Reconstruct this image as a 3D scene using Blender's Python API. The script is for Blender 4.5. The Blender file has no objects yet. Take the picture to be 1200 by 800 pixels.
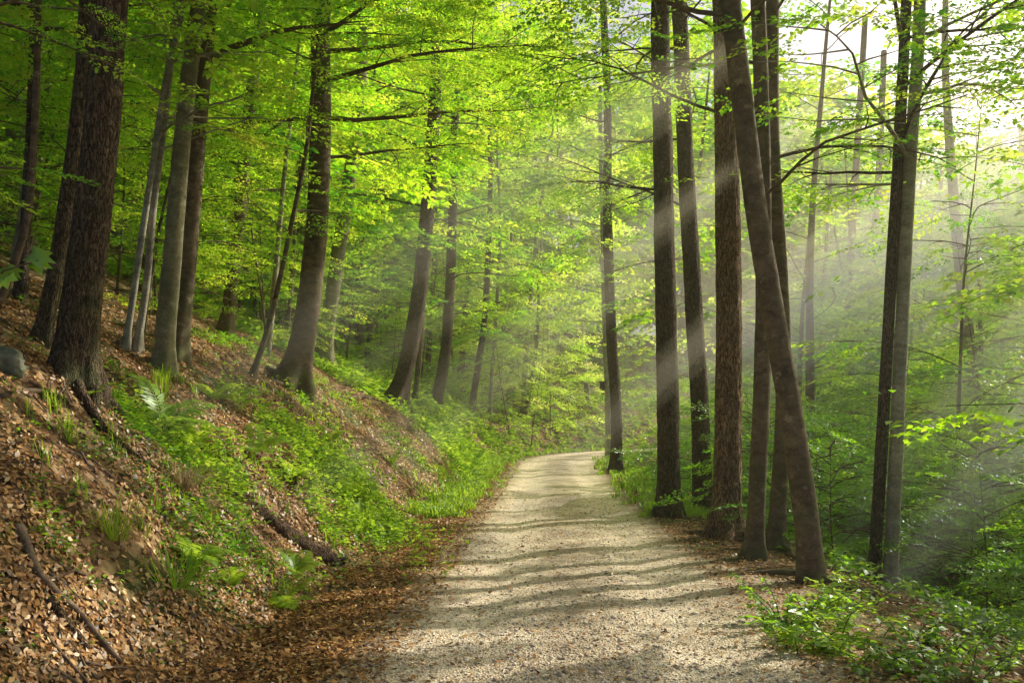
import bpy, math, numpy as np
from mathutils import Vector
R = math.radians
rng = np.random.default_rng(11)
scene = bpy.context.scene
COL = scene.collection
PI = math.pi

# ------------------------------------------------------------------ camera model (used to site things on the ground)
F, PX0, PY0 = 1100.0, 600.0, 400.0
CAM = np.array([0.0, 0.0, 1.5])
PITCH = math.atan(105 / F)
SUN_AZ, SUN_EL = R(57), R(35)
SUN = np.array([math.sin(SUN_AZ) * math.cos(SUN_EL), math.cos(SUN_AZ) * math.cos(SUN_EL), math.sin(SUN_EL)])
SU = np.array([math.cos(SUN_AZ), -math.sin(SUN_AZ), 0.0])
SV = np.cross(SUN, SU)


def ray(px, py):
    x, y, z = (px - PX0) / F, 1.0, -(py - PY0) / F
    c, s = math.cos(PITCH), math.sin(PITCH)
    return np.array([x, y * c - z * s, y * s + z * c])


# ------------------------------------------------------------------ noise
_perm = np.random.default_rng(5).permutation(512).astype(np.int64)
_grad = np.random.default_rng(6).normal(size=(512, 3))
_grad /= np.linalg.norm(_grad, axis=1)[:, None]


def perlin(x, y, z=0.0):
    x, y, z = np.broadcast_arrays(np.asarray(x, float), np.asarray(y, float), np.asarray(z, float))
    xi, yi, zi = np.floor(x).astype(np.int64), np.floor(y).astype(np.int64), np.floor(z).astype(np.int64)
    fx, fy, fz = x - xi, y - yi, z - zi
    u, v, w = (f * f * f * (f * (f * 6 - 15) + 10) for f in (fx, fy, fz))
    out = 0
    for i in (0, 1):
        for j in (0, 1):
            for k in (0, 1):
                h = _perm[(_perm[(_perm[(xi + i) & 511] + yi + j) & 511] + zi + k) & 511]
                g = _grad[h]
                d = g[..., 0] * (fx - i) + g[..., 1] * (fy - j) + g[..., 2] * (fz - k)
                out = out + d * (u if i else 1 - u) * (v if j else 1 - v) * (w if k else 1 - w)
    return out


def fbm(x, y, z=0.0, oct=3):
    a, f, o = 1.0, 1.0, 0
    for _ in range(oct):
        o = o + a * perlin(x * f, y * f, np.asarray(z) * f + 3.1)
        a *= 0.5
        f *= 2.03
    return o


# ------------------------------------------------------------------ terrain
def xc(y):
    y = np.asarray(y, float)
    q = np.clip(y - 33, 0, 26)
    return 0.15 + 0.041 * y + 0.021 * q * q + np.maximum(y - 59, 0) * 2 * 0.021 * 26


def lat(x, y):
    y = np.asarray(y, float)
    sl = 0.041 + 2 * 0.021 * np.clip(y - 33, 0, 26)
    return (x - xc(y)) / np.sqrt(1 + sl * sl)


def sstep(a, b, x):
    t = np.clip((x - a) / (b - a), 0, 1)
    return t * t * (3 - 2 * t)


def height(x, y):
    x = np.asarray(x, float)
    y = np.asarray(y, float)
    t = lat(x, y)
    z = 0.55 * sstep(8, 50, y) + 0.012 * np.maximum(y - 50, 0)
    n1 = fbm(x * 0.35, y * 0.35, 1.0)
    n2 = fbm(x * 1.3, y * 1.3, 7.0)
    n3 = fbm(x * 4.5, y * 4.5, 2.0, 2)
    # bank on the left
    u = np.maximum(-t - 2.35 + 0.25 * n1, 0)
    hb = 1.80 + 0.22 * n1
    bank = hb * (1 - np.exp(-(u / 1.25) ** 1.7)) + 0.47 * np.maximum(u - 1.7, 0) * np.clip(1.15 - u / 60, 0.25, 1)
    # falling ground on the right
    w = np.maximum(t - 2.3 + 0.25 * n1, 0)
    fall = -0.52 * (w - 1.1 * (1 - np.exp(-w / 1.1)))
    fall = np.where(w > 0, -8.0 * np.tanh(-fall / 8.0), 0) + 0.17 * np.maximum(w - 27, 0)
    off = sstep(1.6, 4.2, np.abs(t))
    rut = -0.035 * (np.exp(-((t - 0.85) / 0.3) ** 2) + np.exp(-((t + 0.75) / 0.3) ** 2)) - 0.02 * t * t / 4
    z = z + bank + fall + off * (0.20 * n2 * 0.6 + 0.12 * n1) + off * 0.055 * n3 + (1 - off) * (rut + 0.02 * n2 + 0.008 * n3)
    return z


def ground(px, py, tmax=140, off=0.0):
    d = ray(px, py)
    ts = np.concatenate([np.arange(2.5, 40, 0.03), np.arange(40, tmax, 0.15)])
    P = CAM + ts[:, None] * d
    dz = P[:, 2] - height(P[:, 0], P[:, 1]) - off
    i = np.where(dz < 0)[0]
    if len(i) == 0:
        return None
    return P[i[0]]


# ------------------------------------------------------------------ mesh helpers
def mk_mesh(name, V, faces, mat, fattr=None, smooth=False, vattr=None):
    me = bpy.data.meshes.new(name)
    V = np.ascontiguousarray(V, dtype=np.float32)
    faces = [np.asarray(f, dtype=np.int32) for f in faces if len(f)]
    me.vertices.add(len(V))
    me.vertices.foreach_set('co', V.ravel())
    loops = np.concatenate([f.ravel() for f in faces])
    sizes = np.concatenate([np.full(len(f), f.shape[1], np.int32) for f in faces])
    starts = np.concatenate([[0], np.cumsum(sizes)[:-1]]).astype(np.int32)
    me.loops.add(len(loops))
    me.loops.foreach_set('vertex_index', loops)
    me.polygons.add(len(sizes))
    me.polygons.foreach_set('loop_start', starts)
    if smooth:
        me.polygons.foreach_set('use_smooth', np.ones(len(sizes), dtype=bool))
    for k, a in (fattr or {}).items():
        at = me.attributes.new(k, 'FLOAT', 'FACE')
        at.data.foreach_set('value', np.asarray(a, np.float32))
    for k, a in (vattr or {}).items():
        at = me.attributes.new(k, 'FLOAT', 'POINT')
        at.data.foreach_set('value', np.asarray(a, np.float32))
    me.update(calc_edges=True)
    me.materials.append(mat)
    return me


def link(name, me, parent=None, label=None, cat=None, group=None, kind=None, loc=None):
    o = bpy.data.objects.new(name, me)
    COL.objects.link(o)
    if parent is not None:
        o.parent = parent
    if loc is not None:
        o.location = [float(v) for v in loc]
    for k, v in (('label', label), ('category', cat), ('group', group), ('kind', kind)):
        if v:
            o[k] = v
    return o


def smooth_path(pts, n):
    pts = np.asarray(pts, float)
    if len(pts) == 2:
        s = np.linspace(0, 1, n)[:, None]
        return pts[0] * (1 - s) + pts[1] * s
    P = np.vstack([2 * pts[0] - pts[1], pts, 2 * pts[-1] - pts[-2]])
    seg = np.linalg.norm(np.diff(pts, axis=0), axis=1)
    cum = np.concatenate([[0], np.cumsum(seg)])
    s = np.linspace(0, cum[-1], n)
    i = np.clip(np.searchsorted(cum, s, side='right') - 1, 0, len(seg) - 1)
    f = ((s - cum[i]) / seg[i])[:, None]
    p0, p1, p2, p3 = P[i], P[i + 1], P[i + 2], P[i + 3]
    return 0.5 * ((2 * p1) + (-p0 + p2) * f + (2 * p0 - 5 * p1 + 4 * p2 - p3) * f ** 2 + (-p0 + 3 * p1 - 3 * p2 + p3) * f ** 3)


def tube(path, rad, segs=6):
    path = np.asarray(path, float)
    n = len(path)
    rad = np.broadcast_to(np.asarray(rad, float), (n,))
    T = np.gradient(path, axis=0)
    T /= np.linalg.norm(T, axis=1)[:, None] + 1e-9
    m = T.mean(0)
    a = np.array([1.0, 0, 0]) if abs(m[0]) < 0.75 * np.linalg.norm(m) else np.array([0, 1.0, 0])
    A = a - (T @ a)[:, None] * T
    A /= np.linalg.norm(A, axis=1)[:, None] + 1e-9
    B = np.cross(T, A)
    th = np.linspace(0, 2 * PI, segs, endpoint=False)
    V = path[:, None, :] + rad[:, None, None] * (np.cos(th)[None, :, None] * A[:, None, :] + np.sin(th)[None, :, None] * B[:, None, :])
    r = np.arange(n - 1)[:, None] * segs
    c = np.arange(segs)[None, :]
    c2 = (c + 1) % segs
    Fq = np.stack([r + c, r + c2, r + segs + c2, r + segs + c], -1).reshape(-1, 4)
    return V.reshape(-1, 3), Fq


class Acc:
    def __init__(s):
        s.V, s.F, s.n = [], [], 0

    def add(s, V, Fq):
        s.V.append(V)
        s.F.append(np.asarray(Fq) + s.n)
        s.n += len(V)

    def tube(s, path, rad, segs=6):
        s.add(*tube(path, rad, segs))

    def mesh(s, name, mat, smooth=True, **k):
        q = [f for f in s.F if f.shape[1] == 4]
        t = [f for f in s.F if f.shape[1] == 3]
        fs = ([np.concatenate(q)] if q else []) + ([np.concatenate(t)] if t else [])
        return mk_mesh(name, np.concatenate(s.V), fs, mat, smooth=smooth, **k)


# ------------------------------------------------------------------ materials
def nodes(name):
    m = bpy.data.materials.new(name)
    m.use_nodes = True
    nt = m.node_tree
    nt.nodes.clear()
    return m, nt, nt.nodes, nt.links


def N(nt, typ, **kw):
    n = nt.nodes.new(typ)
    for k, v in kw.items():
        if k in ('operation', 'blend_type', 'data_type', 'feature', 'attribute_name', 'noise_dimensions', 'distance'):
            setattr(n, k, v)
        else:
            n.inputs[k].default_value = v
    return n


def ramp(nt, fac, stops):
    r = nt.nodes.new('ShaderNodeValToRGB')
    e = r.color_ramp.elements
    while len(e) < len(stops):
        e.new(0.5)
    for i, (p, c) in enumerate(stops):
        e[i].position = p
        e[i].color = (c[0], c[1], c[2], 1)
    nt.links.new(fac, r.inputs[0])
    return r.outputs[0]


def mixc(nt, fac, a, b, mode='MIX'):
    m = nt.nodes.new('ShaderNodeMix')
    m.data_type = 'RGBA'
    m.blend_type = mode
    if isinstance(fac, float):
        m.inputs[0].default_value = fac
    else:
        nt.links.new(fac, m.inputs[0])
    for s, v in ((6, a), (7, b)):
        if isinstance(v, tuple):
            m.inputs[s].default_value = (v[0], v[1], v[2], 1)
        else:
            nt.links.new(v, m.inputs[s])
    return m.outputs[2]


def leaf_mat(name, dif, tra, tw=0.5, gloss=0.06, rough=0.42):
    """two-sided leaf: diffuse + translucent + a little gloss; colour from per-leaf 'tint'"""
    m, nt, ns, L = nodes(name)
    at = N(nt, 'ShaderNodeAttribute', attribute_name='tint')
    dc = ramp(nt, at.outputs['Fac'], dif)
    tc = ramp(nt, at.outputs['Fac'], tra)
    d = N(nt, 'ShaderNodeBsdfDiffuse')
    t = N(nt, 'ShaderNodeBsdfTranslucent')
    g = N(nt, 'ShaderNodeBsdfGlossy', Roughness=rough)
    g.inputs[0].default_value = (0.9, 0.95, 0.9, 1)
    L.new(dc, d.inputs[0])
    L.new(tc, t.inputs[0])
    m1 = N(nt, 'ShaderNodeMixShader', Fac=tw)
    L.new(d.outputs[0], m1.inputs[1])
    L.new(t.outputs[0], m1.inputs[2])
    m2 = N(nt, 'ShaderNodeMixShader', Fac=gloss)
    L.new(m1.outputs[0], m2.inputs[1])
    L.new(g.outputs[0], m2.inputs[2])
    o = N(nt, 'ShaderNodeOutputMaterial')
    L.new(m2.outputs[0], o.inputs[0])
    return m


LEAF = leaf_mat('beech_leaf', [(0, (0.025, 0.105, 0.012)), (0.5, (0.10, 0.27, 0.016)), (1, (0.22, 0.38, 0.03))],
                [(0, (0.18, 0.56, 0.015)), (0.5, (0.60, 0.95, 0.02)), (1, (0.95, 1.0, 0.08))], 0.65, 0.07)
LEAF_DARK = leaf_mat('shrub_leaf', [(0, (0.03, 0.12, 0.012)), (0.5, (0.08, 0.23, 0.015)), (1, (0.18, 0.34, 0.03))],
                     [(0, (0.20, 0.52, 0.015)), (0.5, (0.42, 0.78, 0.02)), (1, (0.72, 0.95, 0.05))], 0.6, 0.09)
FERN = leaf_mat('fern_frond', [(0, (0.08, 0.22, 0.012)), (1, (0.28, 0.44, 0.04))], [(0, (0.35, 0.65, 0.02)), (1, (0.8, 0.95, 0.08))], 0.5, 0.04)
STRAW = leaf_mat('dry_stalk', [(0, (0.25, 0.16, 0.07)), (1, (0.5, 0.40, 0.24))], [(0, (0.3, 0.2, 0.08)), (1, (0.5, 0.38, 0.2))], 0.3, 0.03)
LITTER = leaf_mat('dry_leaf', [(0, (0.06, 0.03, 0.014)), (0.3, (0.32, 0.135, 0.04)), (0.65, (0.60, 0.31, 0.10)), (1, (0.84, 0.59, 0.28))],
                  [(0, (0.06, 0.03, 0.012)), (1, (0.32, 0.17, 0.06))], 0.22, 0.05)


def bark_mat(name, dark, light, ridged=True, moss=0.5, algae=(0.10, 0.12, 0.04), scale=1.0):
    m, nt, ns, L = nodes(name)
    tc = N(nt, 'ShaderNodeTexCoord')
    mp = N(nt, 'ShaderNodeMapping')
    mp.inputs['Scale'].default_value = (13 * scale, 13 * scale, 3.0 * scale) if ridged else (4 * scale, 4 * scale, 7 * scale)
    L.new(tc.outputs['Object'], mp.inputs[0])
    big = N(nt, 'ShaderNodeTexNoise', Scale=1.4, Detail=4.0)
    L.new(tc.outputs['Object'], big.inputs[0])
    fine = N(nt, 'ShaderNodeTexNoise', Scale=45.0, Detail=3.0)
    L.new(tc.outputs['Object'], fine.inputs[0])
    if ridged:
        wob = N(nt, 'ShaderNodeTexNoise', Scale=1.7, Detail=4.0)
        L.new(mp.outputs[0], wob.inputs[0])
        ad = N(nt, 'ShaderNodeVectorMath', operation='MULTIPLY_ADD')
        L.new(wob.outputs['Color'], ad.inputs[0])
        ad.inputs[1].default_value = (1.5, 1.5, 1.5)
        L.new(mp.outputs[0], ad.inputs[2])
        vo = N(nt, 'ShaderNodeTexVoronoi', feature='DISTANCE_TO_EDGE', Scale=2.3)
        L.new(ad.outputs[0], vo.inputs[0])
        h = ramp(nt, vo.outputs['Distance'], [(0.0, (0, 0, 0)), (0.12, (0.6,) * 3), (0.5, (1, 1, 1))])
    else:
        n2 = N(nt, 'ShaderNodeTexNoise', Scale=1.5, Detail=6.0, Roughness=0.65)
        L.new(mp.outputs[0], n2.inputs[0])
        h = n2.outputs['Fac']
    c = ramp(nt, h, [(0.05, dark), (0.95, light)] if ridged else [(0.28, dark), (0.72, light)])
    c = mixc(nt, 0.45, c, ramp(nt, fine.outputs['Fac'], [(0.3, (0.3, 0.3, 0.3)), (0.75, (1.35, 1.3, 1.25))]), 'MULTIPLY')
    c = mixc(nt, 0.6, c, ramp(nt, big.outputs['Fac'], [(0.32, (0.5, 0.5, 0.5)), (0.68, (1.2, 1.2, 1.15))]), 'MULTIPLY')
    # lichen blotches and dark knot scars
    li = N(nt, 'ShaderNodeTexNoise', Scale=7.0, Detail=6.0, Roughness=0.7)
    L.new(tc.outputs['Object'], li.inputs[0])
    c = mixc(nt, ramp(nt, li.outputs['Fac'], [(0.58, (0, 0, 0)), (0.66, (0.45,) * 3)]), c, tuple(min(0.6, 1.5 * q + 0.06) for q in light))
    kn = N(nt, 'ShaderNodeTexVoronoi', Scale=1.5)
    L.new(tc.outputs['Object'], kn.inputs[0])
    c = mixc(nt, ramp(nt, kn.outputs['Distance'], [(0.07, (0.75,) * 3), (0.13, (0, 0, 0))]), c, tuple(0.5 * q for q in dark))
    # moss and algae, thick at the foot and in patches above it
    at = N(nt, 'ShaderNodeAttribute', attribute_name='up')
    mm = N(nt, 'ShaderNodeMapRange')
    mm.inputs[1].default_value = 0.0
    mm.inputs[2].default_value = 1.3
    mm.inputs[3].default_value = 0.95
    mm.inputs[4].default_value = 0.25
    L.new(at.outputs['Fac'], mm.inputs[0])
    mu = N(nt, 'ShaderNodeMath', operation='MULTIPLY')
    L.new(mm.outputs[0], mu.inputs[0])
    pa = N(nt, 'ShaderNodeTexNoise', Scale=3.2, Detail=5.0)
    L.new(tc.outputs['Object'], pa.inputs[0])
    L.new(ramp(nt, pa.outputs['Fac'], [(0.42, (0, 0, 0)), (0.62, (moss,) * 3)]), mu.inputs[1])
    c = mixc(nt, mu.outputs[0], c, algae)
    b = N(nt, 'ShaderNodeBsdfPrincipled', Roughness=0.88)
    b.inputs['Specular IOR Level'].default_value = 0.25
    L.new(c, b.inputs['Base Color'])
    bp = N(nt, 'ShaderNodeBump', Strength=1.0 if ridged else 0.7, Distance=0.035 if ridged else 0.015)
    sm = N(nt, 'ShaderNodeMath', operation='MULTIPLY_ADD')
    L.new(fine.outputs['Fac'], sm.inputs[0])
    sm.inputs[1].default_value = 0.3
    L.new(h, sm.inputs[2])
    L.new(sm.outputs[0], bp.inputs['Height'])
    L.new(bp.outputs[0], b.inputs['Normal'])
    o = N(nt, 'ShaderNodeOutputMaterial')
    L.new(b.outputs[0], o.inputs[0])
    return m


BARK = {
    'oak': bark_mat('furrowed_bark', (0.035, 0.022, 0.013), (0.26, 0.17, 0.10), True, 0.75),
    'pine': bark_mat('scaly_bark', (0.08, 0.042, 0.025), (0.56, 0.34, 0.21), True, 0.3, scale=0.9),
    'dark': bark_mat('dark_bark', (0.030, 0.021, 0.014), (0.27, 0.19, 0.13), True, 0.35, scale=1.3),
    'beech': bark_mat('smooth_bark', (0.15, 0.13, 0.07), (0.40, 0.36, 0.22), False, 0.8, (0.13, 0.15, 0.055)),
    'dark_smooth': bark_mat('dark_smooth_bark', (0.055, 0.04, 0.025), (0.29, 0.21, 0.135), False, 0.85, (0.10, 0.115, 0.04)),  # the darker brown variant of the smooth bark
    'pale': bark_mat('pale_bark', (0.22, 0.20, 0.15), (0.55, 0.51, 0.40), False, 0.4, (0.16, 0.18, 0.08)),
    'deadwood': bark_mat('dead_wood', (0.07, 0.045, 0.03), (0.30, 0.21, 0.14), False, 0.1),
    'rotten': bark_mat('rotten_wood', (0.04, 0.024, 0.014), (0.26, 0.15, 0.085), True, 0.6),
}


def floor_mat(road):
    m, nt, ns, L = nodes('gravel_track' if road else 'leaf_litter_floor')
    tc = N(nt, 'ShaderNodeTexCoord')
    n1 = N(nt, 'ShaderNodeTexNoise', Scale=0.9, Detail=5.0)
    n2 = N(nt, 'ShaderNodeTexNoise', Scale=9.0, Detail=6.0, Roughness=0.7)
    vo = N(nt, 'ShaderNodeTexVoronoi', Scale=14.0)
    v2 = N(nt, 'ShaderNodeTexVoronoi', Scale=58.0)
    for n in (n1, n2, vo, v2):
        L.new(tc.outputs['Object'], n.inputs[0])
    sep = N(nt, 'ShaderNodeSeparateColor')
    L.new(vo.outputs['Color'], sep.inputs[0])
    sep2 = N(nt, 'ShaderNodeSeparateColor')
    L.new(v2.outputs['Color'], sep2.inputs[0])
    lit = ramp(nt, sep.outputs[0], [(0.0, (0.055, 0.031, 0.016)), (0.4, (0.18, 0.10, 0.046)), (0.75, (0.34, 0.205, 0.10)), (1, (0.50, 0.35, 0.19))])
    lit = mixc(nt, 0.7, lit, ramp(nt, n2.outputs['Fac'], [(0.3, (0.25, 0.25, 0.25)), (0.7, (1.25, 1.2, 1.15))]), 'MULTIPLY')
    gr = ramp(nt, n1.outputs['Fac'], [(0.47, (0, 0, 0)), (0.62, (0.7, 0.7, 0.7))])
    lit = mixc(nt, gr, lit, mixc(nt, n2.outputs['Fac'], (0.03, 0.06, 0.012), (0.09, 0.15, 0.03)))
    hgt = n2.outputs['Fac']
    col = lit
    if road:
        st = ramp(nt, sep2.outputs[0], [(0.0, (0.40, 0.31, 0.22)), (0.45, (0.80, 0.66, 0.50)), (1, (1.0, 0.91, 0.77))])
        st = mixc(nt, 0.75, st, ramp(nt, n2.outputs['Fac'], [(0.3, (0.62, 0.59, 0.54)), (0.6, (1.15, 1.15, 1.12))]), 'MULTIPLY')
        st = mixc(nt, 0.6, st, ramp(nt, n1.outputs['Fac'], [(0.35, (0.75, 0.72, 0.67)), (0.6, (1.12, 1.12, 1.1))]), 'MULTIPLY')
        rt = N(nt, 'ShaderNodeAttribute', attribute_name='rut')
        n3 = N(nt, 'ShaderNodeTexNoise', Scale=2.6, Detail=5.0)
        L.new(tc.outputs['Object'], n3.inputs[0])
        mr = N(nt, 'ShaderNodeMath', operation='MULTIPLY_ADD')
        L.new(rt.outputs['Fac'], mr.inputs[0])
        mr.inputs[1].default_value = 0.6
        L.new(n3.outputs['Fac'], mr.inputs[2])
        st = mixc(nt, 0.8, st, ramp(nt, mr.outputs[0], [(0.38, (0.55, 0.49, 0.41)), (0.85, (1.17, 1.14, 1.09))]), 'MULTIPLY')
        at = N(nt, 'ShaderNodeAttribute', attribute_name='edge')
        ma = N(nt, 'ShaderNodeMath', operation='MULTIPLY_ADD')
        L.new(n2.outputs['Fac'], ma.inputs[0])
        ma.inputs[1].default_value = 0.9
        L.new(at.outputs['Fac'], ma.inputs[2])
        k = ramp(nt, ma.outputs[0], [(0.62, (0, 0, 0)), (1.0, (1, 1, 1))])
        col = mixc(nt, k, st, lit)
        sm = N(nt, 'ShaderNodeMath', operation='MULTIPLY_ADD')
        L.new(v2.outputs['Distance'], sm.inputs[0])
        sm.inputs[1].default_value = -0.8
        L.new(n2.outputs['Fac'], sm.inputs[2])
        hgt = sm.outputs[0]
    b = N(nt, 'ShaderNodeBsdfPrincipled', Roughness=0.93)
    b.inputs['Specular IOR Level'].default_value = 0.2
    L.new(col, b.inputs['Base Color'])
    bp = N(nt, 'ShaderNodeBump', Strength=0.8, Distance=0.03 if road else 0.05)
    L.new(hgt, bp.inputs['Height'])
    L.new(bp.outputs[0], b.inputs['Normal'])
    o = N(nt, 'ShaderNodeOutputMaterial')
    L.new(b.outputs[0], o.inputs[0])
    return m


def plain_mat(name, c1, c2, scale=20, rough=0.85, bump=0.01):
    m, nt, ns, L = nodes(name)
    tc = N(nt, 'ShaderNodeTexCoord')
    n = N(nt, 'ShaderNodeTexNoise', Scale=float(scale), Detail=5.0)
    L.new(tc.outputs['Object'], n.inputs[0])
    b = N(nt, 'ShaderNodeBsdfPrincipled', Roughness=rough)
    L.new(ramp(nt, n.outputs['Fac'], [(0.3, c1), (0.7, c2)]), b.inputs['Base Color'])
    bp = N(nt, 'ShaderNodeBump', Strength=0.6, Distance=bump)
    L.new(n.outputs['Fac'], bp.inputs['Height'])
    L.new(bp.outputs[0], b.inputs['Normal'])
    o = N(nt, 'ShaderNodeOutputMaterial')
    L.new(b.outputs[0], o.inputs[0])
    return m


def tint_mat(name, stops, rough=0.9):
    m, nt, ns, L = nodes(name)
    at = N(nt, 'ShaderNodeAttribute', attribute_name='tint')
    b = N(nt, 'ShaderNodeBsdfPrincipled', Roughness=rough)
    L.new(ramp(nt, at.outputs['Fac'], stops), b.inputs['Base Color'])
    o = N(nt, 'ShaderNodeOutputMaterial')
    L.new(b.outputs[0], o.inputs[0])
    return m


# ------------------------------------------------------------------ setting
def grid_sheet(name, ts, ys, mat, lift=0.0, edge=None):
    T, Y = np.meshgrid(ts, ys)
    sl = 0.041 + 2 * 0.021 * np.clip(Y - 33, 0, 26)
    X = xc(Y) + T * np.sqrt(1 + sl * sl)
    Z = height(X, Y) + lift
    nr, nc = T.shape
    V = np.stack([X, Y, Z], -1).reshape(-1, 3)
    i = np.arange(nr - 1)[:, None] * nc + np.arange(nc - 1)[None, :]
    Fq = np.stack([i, i + 1, i + nc + 1, i + nc], -1).reshape(-1, 4)
    va = {'edge': edge(T, Y).ravel(), 'rut': (np.exp(-((T - 0.85) / 0.36) ** 2) + np.exp(-((T + 0.72) / 0.36) ** 2)).ravel()} if edge else None
    return mk_mesh(name, V, [Fq], mat, smooth=True, vattr=va)


ys = np.concatenate([np.arange(-8, 1, 0.5), np.arange(1, 16, 0.09), np.arange(16, 30, 0.18), np.arange(30, 60, 0.5), np.arange(60, 260, 5)])
t_mid = np.arange(-2.6, 2.6001, 0.1)
ts = np.concatenate([-np.geomspace(14, 300, 26)[::-1], np.arange(-13.6, -7, 0.3), np.arange(-7, -2.65, 0.09), t_mid, np.arange(2.7, 6, 0.1), np.arange(6.3, 14, 0.4), np.geomspace(14.5, 260, 26)])
link('ground', grid_sheet('ground', ts, ys, floor_mat(False)), kind='structure', label='brown leaf littered forest floor rising to a bank beside the track')
yr = ys[(ys < 60)]
link('road', grid_sheet('road', t_mid[3:], yr, floor_mat(True), 0.006, lambda T, Y: np.clip(np.maximum((-T - 0.95) / 0.95, (T - 1.05 - 0.9 * np.exp(-((Y - 8.6) / 2.6) ** 2)) / 0.7), 0, 1) ** 1.3 * 0.75 + 0.05 * np.exp(-((T - 0.05) / 0.3) ** 2)),
     kind='structure', label='pale gravel forest track running away under the trees')

# ------------------------------------------------------------------ sunlit gaps in the canopy
GAPS = []


def gap_at(px, py, r):
    p = ground(px, py)
    if p is not None:
        GAPS.append((p, r))


for g in [(150, 515, .7), (120, 470, .5), (225, 585, .65), (200, 495, .5), (300, 545, .9), (380, 560, .8), (430, 600, .7), (140, 690, .35), (440, 560, .7), (60, 480, .55), (250, 640, .4), (280, 700, .35), (40, 520, .45), (180, 560, .6), (260, 590, .6), (330, 590, .7), (100, 730, .3), (330, 660, .4), (480, 545, .9), (520, 530, 1.0), (400, 520, .7), (90, 620, .35), (420, 700, .3),
          (520, 515, .8), (600, 565, 1.2), (660, 560, 1.2), (640, 545, 2.0), (560, 600, .6), (640, 612, .7), (600, 640, .55), (690, 640, .5), (800, 655, .6), (870, 690, .6), (530, 668, .4), (610, 690, .35), (740, 690, .4), (680, 765, .3),
          (930, 705, .4), (540, 655, .35), (660, 668, .3), (480, 700, .22), (720, 720, .22), (600, 745, .2), (820, 745, .22), (420, 765, .18), (560, 790, .2),
          (950, 770, .3), (1000, 735, .4), (540, 450, 1.0), (350, 470, .5)]:
    gap_at(*g)


# picture point where a beam lands, length, half width, half depth, density, distance (None: on the ground), start along the beam
SHAFTS = [(150, 520, 9, 0.32, 1.6, 0.07, None, 0.2), (330, 500, 8, 0.22, 1.5, 0.05, None, 0.2), (430, 575, 9, 0.28, 1.5, 0.05, None, 0.2),
          (800, 470, 12, 0.5, 2.0, 0.07, 20, 0.0), (880, 470, 14, 0.7, 2.4, 0.08, 20, 0.0),
          (985, 640, 10, 0.28, 1.5, 0.08, 13, 0.0), (1030, 720, 10, 0.35, 1.5, 0.09, 11, 0.0), (1010, 430, 14, 0.8, 2.4, 0.08, 19, 0.0),
          (1120, 640, 10, 0.3, 1.5, 0.08, 13, 0.0), (690, 330, 18, 0.8, 3.0, 0.04, 34, 0.0),
          (555, 640, 9, 0.22, 1.4, 0.06, None, 0.2), (300, 625, 8, 0.2, 1.3, 0.06, None, 0.2), (735, 560, 11, 0.3, 1.6, 0.06, 19, 0.0)]
for q in SHAFTS:
    if q[6] is None:
        GAPS.append((ground(q[0], q[1]), q[3] + 0.25))
    else:
        _d = ray(q[0], q[1])
        GAPS.append((CAM + _d * (q[6] / _d[1]), q[3] + 0.3))


def lit(P, thr=0.0):
    """True where the leaf stands in one of the canopy gaps the sun comes through"""
    u, v = P @ SU, P @ SV
    n = perlin(u / 1.9, v / 1.5, 0.3) + 0.4 * perlin(u / 0.6, v / 0.5, 9.3)
    # leaves whose shadow would fall below the track keep their place; those above the track and bank are opened most
    zl = P[:, 2] - np.maximum(P[:, 0] - 2.5, 0) * (SUN[2] / SUN[0])
    op = np.where(zl < -0.4, False, n > np.where((zl < 3.4) & (P[:, 0] > 1.0), thr - 0.24, thr))
    for c, r in GAPS:
        d = P - c
        a = d @ SUN
        du, dv = d @ SU, d @ SV
        op |= (du * du + dv * dv < r * r) & (a > 1.2)
    return op


# ------------------------------------------------------------------ foliage
def kite(base, d, nrm, ln, wd, fold=0.18):
    s = np.cross(nrm, d)
    mid = base + d * (0.45 * ln)[:, None]
    up = nrm * (fold * wd)[:, None]
    return np.stack([base, mid + s * wd[:, None] * 0.5 + up, base + d * ln[:, None], mid - s * wd[:, None] * 0.5 + up], 1)


def unit(a):
    return a / (np.linalg.norm(a, axis=-1, keepdims=True) + 1e-9)


def spray_template(r, nodes_n, side, leaf, wid=0.6):
    """a flat beech-like spray 1 m long along +x: leaves set along alternate side twigs"""
    B, D = [], []
    for k in range(nodes_n):
        f = 0.12 + 0.88 * k / (nodes_n - 1)
        sg = 1 if k % 2 else -1
        p = np.array([f, 0.04 * math.sin(5 * f), -0.16 * f * f])
        ang = sg * r.uniform(0.6, 0.95)
        tl = 0.5 * (1.05 - 0.7 * f) * r.uniform(0.7, 1.15)
        dv = np.array([math.cos(ang), math.sin(ang), 0])
        for j in range(side):
            q = (j + 0.5) / side
            b = p + dv * tl * q + np.array([0, 0, -0.12 * (tl * q) ** 2 + r.normal(0, 0.012)])
            a2 = ang + (1 if j % 2 else -1) * r.uniform(0.4, 0.9)
            B.append(b)
            D.append([math.cos(a2), math.sin(a2), r.normal(-0.15, 0.25)])
        B.append(p + dv * tl)
        D.append([math.cos(ang), math.sin(ang), -0.2])
    B, D = np.array(B), unit(np.array(D))
    n = len(B)
    nr = unit(np.stack([r.normal(0, 0.36, n), r.normal(0, 0.36, n), np.ones(n)], -1))
    nr = unit(nr - (nr * D).sum(-1, keepdims=True) * D)
    ln = leaf * r.uniform(0.7, 1.25, n)
    return kite(B, D, nr, ln, ln * wid)


_r = np.random.default_rng(3)
T_FINE = [spray_template(_r, 11, 6, 0.085) for _ in range(6)]
T_MID = [spray_template(_r, 8, 4, 0.135) for _ in range(6)]
T_COARSE = [spray_template(_r, 6, 2, 0.26, 0.7) for _ in range(6)]


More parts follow.
